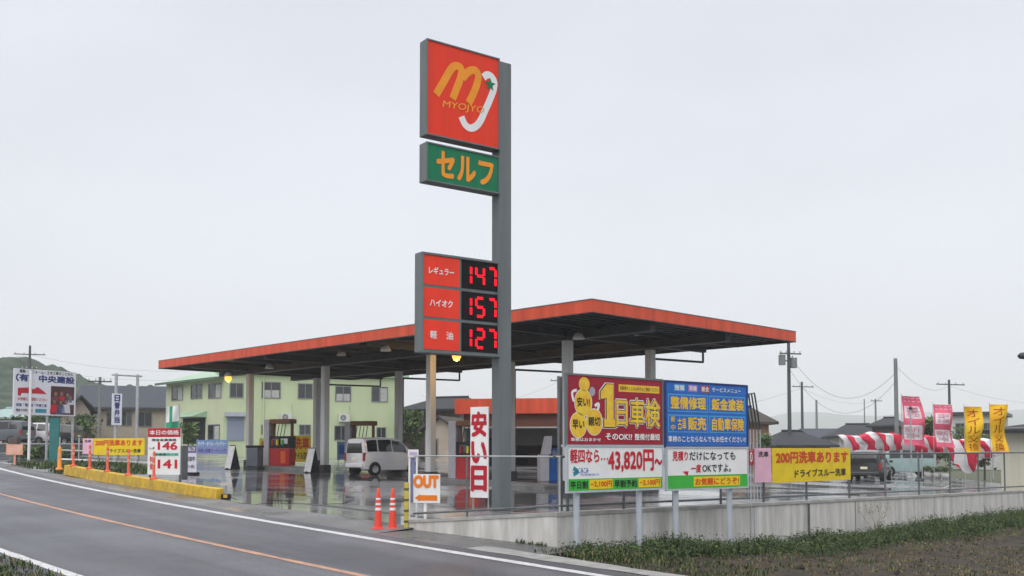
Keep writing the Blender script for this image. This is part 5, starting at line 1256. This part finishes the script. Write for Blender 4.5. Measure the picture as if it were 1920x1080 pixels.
upole('d', 1505, 716, 118, .19, 'thin dark utility pole right of the transformer pole', M_UPD, [(.6, 3.0)])
upole('e', 1532, 750, 135, .19, 'short grey utility pole above the pale house gap', M_UP)
upole('f', 1643, 748, 145, .17, 'distant thin utility pole left of the thick concrete pole', M_UP, [(.3, 2.0)])
upole('g', 1682, 672, 70, .165, 'thick concrete utility pole left of the pink flags', M_UP, [], rt=.125)
upole('h', 1782, 712, 100, .16, 'utility pole with one short crossarm behind the second pink flag', M_UPD, [(.5, 3.6)], [(.5, 5.0)])
upole('i', 1047, 705, 120, .16, 'distant pole with wires seen between sign pole and red billboard', M_UPD, [(.6, 2.2)])
upole('j', 1622, 748, 160, .12, 'faint far utility pole above the striped curtain', M_UP)
M_WIRE = mat('cable_black', (.05, .05, .055), .6, .1)
def wire(a, b, sag, label, r=.016):
    mb = MB(); a, b = Vector(a), Vector(b); P = [a.lerp(b, i / 18) - Vector((0, 0, sag * 4 * (i / 18) * (1 - i / 18))) for i in range(19)]
    o_ = P[0].copy(); mb.path([p - o_ for p in P], r * .55, M_WIRE, 5)
    o = mb.build('power_cable'); o.location = o_; tag(o, label, 'cable', 'overhead cables')
V3 = Vector
wire(TOPS['c'] - V3((0, 0, 1.5)), TOPS['g'] - V3((0, 0, 1.0)), 2.6, 'sagging overhead cable from the transformer pole to the thick concrete pole', .022)
wire(TOPS['c'] - V3((0, 0, 2.6)), TOPS['g'] - V3((0, 0, 1.6)), 2.9, 'lower sagging overhead cable between transformer pole and thick concrete pole', .02)
wire(TOPS['g'] - V3((0, 0, .5)), TOPS['h'] - V3((0, 0, .6)), 1.0, 'overhead cable from the thick concrete pole to the pole behind the pink flag', .018)
wire(TOPS['h'] - V3((0, 0, .6)), at(2050, 745, 120), 1.2, 'overhead cable from the crossarm pole out past the right edge', .016)
wire(TOPS['d'] - V3((0, 0, .7)), TOPS['f'] - V3((0, 0, .3)), 1.0, 'thin overhead cable between the two distant poles above the striped curtain', .018)
wire(TOPS['i'] - V3((0, 0, .7)), TOPS['d'] - V3((0, 0, .7)), 3.0, 'long overhead cable from behind the red billboard to the thin dark pole', .018)
wire(TOPS['i'] - V3((0, 0, .7)), at(790, 742, 110), 1.6, 'overhead cable seen between the sign pole and the canopy columns', .018)
wire(TOPS['a'] - V3((0, 0, 1)), at(-120, 662, 120), .6, 'overhead cable leaving the left picture edge from the billboard pole', .02)
wire(TOPS['a'] - V3((0, 0, 1)), at(420, 690, 125), 1.0, 'long faint overhead cable from the left pole towards the canopy', .018)
wire(TOPS['a'] - V3((0, 0, 2.4)), at(420, 704, 125), 1.0, 'lower faint overhead cable from the left pole towards the canopy', .018)
# roadside lamp whose head just enters at the right edge
p = Vector((at(2010, 842, 24).x, 24, -.1)); t = thing('street_lamp', 'dark street lamp head poking into the picture at the right edge', 'street lamp', Matrix.Translation(p))
hz = zat(667, 24, 1915) - p.z; xl = at(1912, 667, 24).x - p.x
mb = MB(); mb.tube((0, 0, 0), (0, 0, hz + .1), .06, M_UPD, 10); mb.build('post', t)
mb = MB(); mb.path([(0, 0, hz + .05), (xl * .5, 0, hz + .12), (xl * .75, 0, hz + .05)], .03, M_UPD, 8); mb.build('arm', t)
mb = MB(); mb.lathe([(0, -.09), (.10, -.07), (.13, 0), (.09, .07), (0, .09)], M_STEELD, 14, (0, 0, 0), Matrix.Translation((xl + .16, 0, hz)) @ Matrix.Scale(1.7, 4, (1, 0, 0))); mb.build('lamp_head', t)
# ================================================================== STRIPED CURTAIN, FLAGS
M_STR = mat('curtain_red', (.58, .02, .06), .75, .1, 3); M_STW = mat('curtain_white', (.72, .70, .71), .75, .05, 3)
Yc = 58.0
A = at(1572, 830, Yc); B = at(1866, 830, Yc - 4); g = lotz(A.x, A.y)
tcur = thing('striped_curtain', 'long red and white striped festival curtain slung between poles behind the dark hatchback', 'curtain', fr((A.x, A.y, g), B - A)); w = Vector((B.x - A.x, B.y - A.y, 0)).length
zt_ = zat(816, Yc, 1600) - g; zb_ = zat(846, Yc, 1600) - g; hC = zt_ - zb_
mb = MB(); NX, NZ = 96, 8; V = []
def curt(u, v):                            # v 0 top, 1 bottom
    x = u * w; sag = .10 * math.sin(u * math.pi * 3) ** 2 + (.80 * max(0, (u - .42)) if u < .72 else .80 * .30 + .35 * (u - .72))
    if u < .2: sag += .10 - .5 * u if u > .0 else 0
    sl = .9 * v * (1 if u < .28 else (.55 if u < .5 else .75))
    drop = hC * v * (1 - .18 * math.sin(u * 11) ** 2)
    if .68 < u < .84: drop += v * 1.05 * math.sin((u - .68) / .16 * math.pi)
    nn = noise.noise(Vector((u * 9, v * 1.5, 3))); n2 = noise.noise(Vector((u * 24, v * 2.5, 8)))
    y = .12 * math.sin(u * 60) * (.3 + v) - .5 * v * (1 - v) + .35 * v + .09 * n2
    peak = .16 * math.exp(-((u - .24) / .05) ** 2)
    return (x + sl * (.35 if u < .45 else .35 + 1.3 * min(.25, u - .45)) * 1.3 + (.35 * nn + .10 * n2) * (.4 + v), y, zt_ - sag - drop + peak + .10 * nn + .06 * n2)
for j in range(NZ + 1):
    for i in range(NX + 1): V.append(curt(i / NX, j / NZ))
for j in range(NZ):
    for i in range(NX):
        k = j * (NX + 1) + i; mb.face([V[k], V[k + 1], V[k + NX + 2], V[k + NX + 1]], M_STR if (i // 5) % 2 else M_STW, True)
cl = mb.build('cloth', tcur)
mb = MB()                                   # the sloping awning-like top folded over behind
for i in range(NX):
    a, b = V[i], V[i + 1]; u = i / NX
    d = 1.6; q = [(a[0], a[1], a[2]), (b[0], b[1], b[2]), (b[0] - .5, b[1] + d, b[2] + .12), (a[0] - .5, a[1] + d, a[2] + .12)]
    mb.face(q, M_STR if (i // 5) % 2 else M_STW, True)
mb.build('folded_top', tcur)
for u in (.01, .3, .55, .98):
    x, y, z = curt(u, 0); mb = MB(); mb.tube((x, y + .1, 0), (x, y + .1, z + .05), .035, M_GALV, 8); mb.build('pole', tcur)
M_NPINK = mat('flag_pink', (.70, .13, .21), .7, .12, 3); M_NYEL = mat('flag_golden', (.78, .40, .012), .7, .12, 3, lo=(.80, .52, .02)); M_NTXT = mat('flag_brown_text', (.40, .07, .01), .6, .1)
def nobori(px, ytop, ybot, Y, wpx, label, kind, lean, ph):
    p = onlot(px, Y); H = zat(ytop, Y, px) - p.z; hb = zat(ybot, Y, px) - p.z; w = wpx / (F / Y)
    t = thing('banner_flag', label, 'flag', Matrix.Translation(p), 'pink banner flags' if kind == 'p' else 'golden banner flags')
    mb = MB(); mb.tube((0, 0, -.05), (0, 0, H + .06), .010, M_GALV, 8); mb.tube((0, 0, H), (w + .02, 0, H - lean * .04), .010, M_WHITE, 6); mb.build('pole', t)
    nx, nz_ = 20, 44; V = []
    for j in range(nz_ + 1):
        for i in range(nx + 1):
            u, v = i / nx, j / nz_
            y = .16 * math.sin(u * 3.2 + v * 4 + ph) * u + .05 * math.sin(v * 9 + ph)
            V.append((u * w * (1 - .10 * v) + lean * v * (.25 + .75 * u) * .5 + .03 * math.sin(v * 7 + ph), y, H - v * (H - hb) - (.06 * u * lean)))
    mb = MB()
    pat = {}
    if kind == 'p':
        bg, tx = M_NPINK, M_STW
    else: bg, tx = M_NYEL, M_NTXT
    for j in range(nz_):
        for i in range(nx):
            u, v = (i + .5) / nx, (j + .5) / nz_; m_ = bg
            if kind == 'p':
                if .20 < v < .45 and .10 < u < .86: m_ = M_STW
                if .60 < v < .88 and .04 < u < .9 - .2 * abs(v - .74): m_ = M_STW
                if v < .13 and j % 3 == 1 and i % 5 > 1: m_ = mat('flag_light_pink', (.72, .38, .46), .7)
            k = j * (nx + 1) + i; mb.face([V[k], V[k + 1], V[k + nx + 2], V[k + nx + 1]][::-1], m_, True)
    # printed characters follow the cloth
    def on(u, v, off=-.012):
        i = min(nx - 1, int(u * nx)); j = min(nz_ - 1, int(v * nz_)); a = Vector(V[j * (nx + 1) + i]); b = Vector(V[j * (nx + 1) + i + 1]); c = Vector(V[(j + 1) * (nx + 1) + i])
        return a + (b - a) * (u * nx - i) + (c - a) * (v * nz_ - j) + Vector((0, off, 0))
    chars = [('車', .15, .21, .85, .33), ('検', .15, .33, .85, .44), ('新', .1, .62, .8, .74), ('車', .1, .75, .8, .87)] if kind == 'p' else [(c, .18, .06 + .18 * q, .82, .06 + .18 * q + .16) for q, c in enumerate('オイル交換')]
    for ch, u0, v0, u1, v1 in chars:
        vs, fs, bb = glyphs(ch, 0)
        mb.raw([on(u0 + (u1 - u0) * (a - bb[0]) / (bb[2] - bb[0]), v1 - (v1 - v0) * (b - bb[1]) / (bb[3] - bb[1])) for a, b in vs], fs, mat('flag_pale_text', (.66, .30, .38), .7) if kind == 'p' else tx)
    mb.build('cloth', t)
    return t
nobori(1692, 742, 834, 31.5, 33, 'pink and white banner flag just right of the thick concrete pole', 'p', .55, 0)
nobori(1751, 758, 838, 33.0, 31, 'pink and white banner flag left of the two golden flags', 'p', .45, 1.4)
nobori(1809, 762, 850, 33.5, 30, 'golden yellow banner flag on the left of the pair in front of the grey building', 'y', .25, .5)
nobori(1857, 758, 850, 34.0, 31, 'golden yellow banner flag beside the cream building at the right', 'y', .22, 2.2)
# ================================================================== TREES, SHRUBS
M_BARK = mat('bark', (.07, .055, .04), .9, .2, 4)
M_LEAF = [mat('leaf_dark', (.028, .050, .018), .7, .3, 1.5), mat('leaf_mid', (.055, .095, .028), .7, .3, 1.5), mat('leaf_light', (.10, .16, .045), .7, .25, 1.5)]
def tree(px, Y, ytop, hw, label, leaves=900, ls=.22, base=None, name='tree'):
    p = onlot(px, Y)
    if base is not None: p.z = base
    H = zat(ytop, Y, px) - p.z; rnd = random.Random(px)
    t = thing(name, label, 'tree' if name == 'tree' else 'shrub', Matrix.Translation(p))
    mb = MB(); mb.tube((0, 0, -.1), (.05, .02, H * .55), .05 * H * .45, M_BARK, 8, .02 * H)
    cl = []
    for k in range(11):
        a = rnd.uniform(0, 6.28); z = H * rnd.uniform(.35, .9); r_ = hw * (1 - abs(z / H - .55) * 1.1) * rnd.uniform(.3, .85)
        c = Vector((r_ * math.cos(a), r_ * math.sin(a), z)); cl.append(c); mb.tube((.03, .01, H * rnd.uniform(.25, .5)), c, .012 * H, M_BARK, 5, .004 * H)
    mb.build('trunk', t)
    mb = MB()
    for k in range(leaves):
        c = rnd.choice(cl); d = Vector((rnd.gauss(0, 1), rnd.gauss(0, 1), rnd.gauss(0, .8))) * hw * .30; q = c + d
        if q.z > H: q.z = H - rnd.random() * .2
        if q.z < .1: q.z = .1
        a = Vector((rnd.gauss(0, 1), rnd.gauss(0, 1), rnd.gauss(0, 1))).normalized(); b = a.orthogonal().normalized(); s = ls * rnd.uniform(.6, 1.4)
        mb.face([q + a * s, q + b * s * .5, q - a * s, q - b * s * .5], rnd.choices(M_LEAF, (2, 3, 2))[0])
    mb.build('crown', t); return t
tree(1748, 66, 782, 1.1, 'bright green tree between the two pink flags', 1400, .20)
tree(1845, 62, 812, .9, 'dark green bush below the grey building between the golden flags', 900, .18, name='shrub')
tree(1432, 58, 812, .5, 'small green shrub at the foot of the billboard stays', 500, .12, name='shrub')
tree(75, 55, 838, .8, 'low green shrub beside the left billboard post', 900, .14, name='shrub')
tree(125, 58, 842, .8, 'dark green shrub right of the teal pillar', 800, .14, name='shrub')
tree(150, 80, 778, 1.3, 'dark bushy shrub in front of the beige gabled house', 1000, .18, name='shrub')
tree(66, 78, 772, 1.6, 'green tree behind the parked cars below the left billboard', 1200, .2, name='tree')
tree(352, 66, 792, .6, 'small green shrub by the cream wing of the green building', 500, .14, name='shrub')
tree(770, 76, 768, .9, 'dark tree at the left of the houses between two canopy columns', 900, .18)
tree(1690, 96, 795, 1.4, 'reddish dark tree behind the first pink flag', 900, .22)
tree(1800, 84, 800, 1.5, 'dark green tree in front of the grey building left of the golden flags', 1000, .2)
# low plants under the striped curtain
for i, (px, Y) in enumerate(((1740, 61), (1757, 60.5), (1772, 60))):
    p = onlot(px, Y); t = thing('planter', ('pale planter with low plants left of the three under the curtain', 'pale planter in the middle of the three under the curtain', 'pale planter right of the three under the curtain')[i], 'planter', Matrix.Translation(p), 'planters under the curtain')
    mb = MB(); mb.lathe([(.0, .0), (.2, .0), (.26, .34), (.22, .34), (.2, .3), (0, .3)], M_PALEW, 14); mb.build('pot', t)
    mb = MB(); rnd = random.Random(i)
    for k in range(90):
        q = Vector((rnd.gauss(0, .14), rnd.gauss(0, .14), .42 + rnd.random() * .3)); a = Vector((rnd.gauss(0, 1), rnd.gauss(0, 1), rnd.gauss(0, 1))).normalized(); b = a.orthogonal()
        mb.face([q + a * .09, q + b * .04, q - a * .09, q - b * .04], rnd.choice(M_LEAF))
    mb.build('foliage', t)
# ------------------------------------------------------------------ weeds along the wall, stubble on the field, verge grass (stuff)
M_WEED = [mat('weed_dark', (.020, .034, .012), .75, .3, 2), mat('weed_mid', (.046, .078, .022), .75, .3, 2), mat('weed_light', (.085, .125, .038), .75, .3, 2), mat('weed_dry', (.20, .155, .085), .8, .25, 2)]
def blades(mb, p, h, rnd, n, wts, spread=.07, wd=.012):
    for k in range(n):
        a = rnd.uniform(0, 6.28); l = h * rnd.uniform(.5, 1.15); b = Vector((p.x + rnd.gauss(0, spread), p.y + rnd.gauss(0, spread), p.z - .02))
        d = Vector((math.cos(a), math.sin(a), 0)); s = Vector((-d.y, d.x, 0)) * wd * rnd.uniform(.7, 1.5); lean = rnd.uniform(.1, .7) * l
        m1 = b + Vector((0, 0, l * .6)) + d * lean * .35; tip = b + Vector((0, 0, l * .92)) + d * lean; mt = rnd.choices(M_WEED, wts)[0]
        mb.raw([b - s, b + s, m1 + s * .8, m1 - s * .8, tip], [(0, 1, 2, 3), (3, 2, 4)], mt)
def leafy(mb, p, h, rnd, n, wts, rad):
    for k in range(n):
        q = p + Vector((rnd.gauss(0, rad), rnd.gauss(0, rad), min(1.0, abs(rnd.gauss(0, .5))) * h)); a = Vector((rnd.gauss(0, 1), rnd.gauss(0, 1), rnd.gauss(0, .6))).normalized(); b = a.orthogonal().normalized(); s = rnd.uniform(.014, .036)
        mb.raw([q + a * s, q + b * s * .55, q - a * s, q - b * s * .55], [(0, 1, 2, 3)], rnd.choices(M_WEED, wts)[0])
rnd = random.Random(3); mb = MB()
for i in range(5200):
    u = rnd.uniform(-.2, 25.5)
    dens = .55 + .6 * noise.noise(Vector((u * .55, 2, 0))) + .3 * noise.noise(Vector((u * 1.7, 5, 0)))
    wdt = .75 + .35 * noise.noise(Vector((u * .4, 9, 0))) + .015 * u
    v = .22 + abs(rnd.gauss(0, .62)) * wdt
    if rnd.random() > .55 + dens * .5: continue
    p = field_pt(u, v); h = (.09 + .20 * max(0, dens)) * math.exp(-max(0, v - 1.3) * .9) * rnd.uniform(.6, 1.3) * (1 + .022 * u)
    dry = .25 + 1.2 * max(0, noise.noise(Vector((u * .3, v, 4))))
    if rnd.random() < .62: leafy(mb, p, h * 1.1, rnd, 26, (4, 4, 1.0, .12 * dry), .10)
    else: blades(mb, p, h * (1.2 if rnd.random() < .985 else 1.8), rnd, 9, (3, 3, 1.2, .4 * dry), .08, .008)
tag(mb.build('weeds'), kind='stuff')
mb = MB()
for i in range(15000):
    u = rnd.uniform(-8, 26); v = rnd.uniform(1.0, 13); p = field_pt(u, v)
    d = p - rd(480, 974); off = d.x * RN.x + d.y * RN.y - .0018 * (d.x * RD.x + d.y * RD.y) ** 2
    if off < 1.0 or p.y < 11: continue
    k = noise.noise(Vector((u * .5, v * .8, 11)))
    if k < -.22 + rnd.uniform(-.2, .25): continue
    blades(mb, p, rnd.uniform(.03, .085) * (1 + .5 * k), rnd, 5, (.6, 1.1, .7, 3.0), .09, .010)
tag(mb.build('dry_stubble'), kind='stuff')
# clods of earth
mb = MB()
for i in range(1500):
    u = rnd.uniform(-8, 22); v = rnd.uniform(1.0, 11); p = field_pt(u, v)
    d = p - rd(480, 974); off = d.x * RN.x + d.y * RN.y - .0018 * (d.x * RD.x + d.y * RD.y) ** 2
    if off < 1.0 or p.y < 11: continue
    s = rnd.uniform(.02, .06); vs = [p + Vector((rnd.uniform(-1, 1) * s, rnd.uniform(-1, 1) * s, rnd.uniform(0, 1) * s)) for _ in range(6)]
    vs = [p + Vector(q) * s * rnd.uniform(.7, 1.3) for q in ((1, 0, 0), (0, 1, 0), (-1, 0, 0), (0, -1, 0), (0, 0, .8), (0, 0, -.4))]
    mb.raw(vs, [(0, 1, 4), (1, 2, 4), (2, 3, 4), (3, 0, 4), (1, 0, 5), (2, 1, 5), (3, 2, 5), (0, 3, 5)], M_SOIL)
tag(mb.build('earth_clods'), kind='stuff')
mb = MB()
for i in range(900):                        # thin growth at the foot of the front wall and road edge
    s = rnd.uniform(4.2, 11); o_ = 1.60 + abs(rnd.gauss(0, .05)) if s < 7.2 else rnd.uniform(.9, 2.2)
    p = road_at(s, o_ - (.03 if s < 7.2 else 0)); k = noise.noise(Vector((s * 1.3, 0, 6)))
    if s < 7.2 and k < .05: continue
    blades(mb, p, rnd.uniform(.05, .12) if s < 7.2 else rnd.uniform(.04, .09), rnd, 4, (2, 3, 1, 1.5), .04, .008)
for i in range(2600):                       # near-left verge
    s = rnd.uniform(-6, 8); o_ = -5.42 - abs(rnd.gauss(0, .7)); p = road_at(s, o_); 
    if o_ > -5.7 and rnd.random() < .6: continue
    blades(mb, p, rnd.uniform(.05, .15), rnd, 5, (2, 3, 2, 2), .06, .009)
for i in range(700):                        # left roadside grass
    s = rnd.uniform(-32, -19.3); o_ = rnd.uniform(1.7, 7); p = road_at(s, o_); p.z = lotz(p.x, p.y) + .0
    if noise.noise(Vector((s * .4, o_ * .5, 2))) < -.05: continue
    blades(mb, p, rnd.uniform(.1, .35), rnd, 7, (2, 4, 3, .4), .12, .02)
tag(mb.build('verge_grass'), kind='stuff')
# the tall dry weed standing against the wall
k = side_k(1618); p = field_pt(k, .35); t = thing('dry_weed', 'tall dry brown weed standing against the concrete wall', 'weed', Matrix.Translation(p))
mb = MB(); top = []; rw_ = random.Random(5)
for i in range(7):
    a = Vector((rw_.gauss(0, .02), rw_.gauss(0, .02), 0)); b = Vector((rw_.gauss(0, .2), rw_.gauss(0, .1), rw_.uniform(.5, .85))); mb.tube(a, b, .006, M_WEED[3], 5, .003); top.append(b)
mb.build('stems', t)
mb = MB()
for b in top:
    for _ in range(16):
        q = b + Vector((rw_.gauss(0, .05), rw_.gauss(0, .05), rw_.gauss(0, .08))); a = Vector((rw_.gauss(0, 1), rw_.gauss(0, 1), rw_.gauss(0, 1))).normalized() * .022; c = a.orthogonal() * .5
        mb.face([q + a, q + c, q - a, q - c], M_WEED[3])
mb.build('dry_heads', t)
# ------------------------------------------------------------------ haze
USE_HAZE = True
if USE_HAZE:
    hm = bpy.data.materials.new('haze_air'); hm.use_nodes = True
    n = hm.node_tree.nodes; n.clear(); ho = n.new('ShaderNodeOutputMaterial'); pv = n.new('ShaderNodeVolumePrincipled')
    pv.inputs['Color'].default_value = (.975, .985, 1, 1); pv.inputs['Density'].default_value = .0006; pv.inputs['Anisotropy'].default_value = .0
    hm.node_tree.links.new(pv.outputs[0], ho.inputs['Volume'])
    hb = MB(); hb.box(-2600, 2600, -60, 3450, -30, 210, hm); tag(hb.build('haze'), kind='stuff')
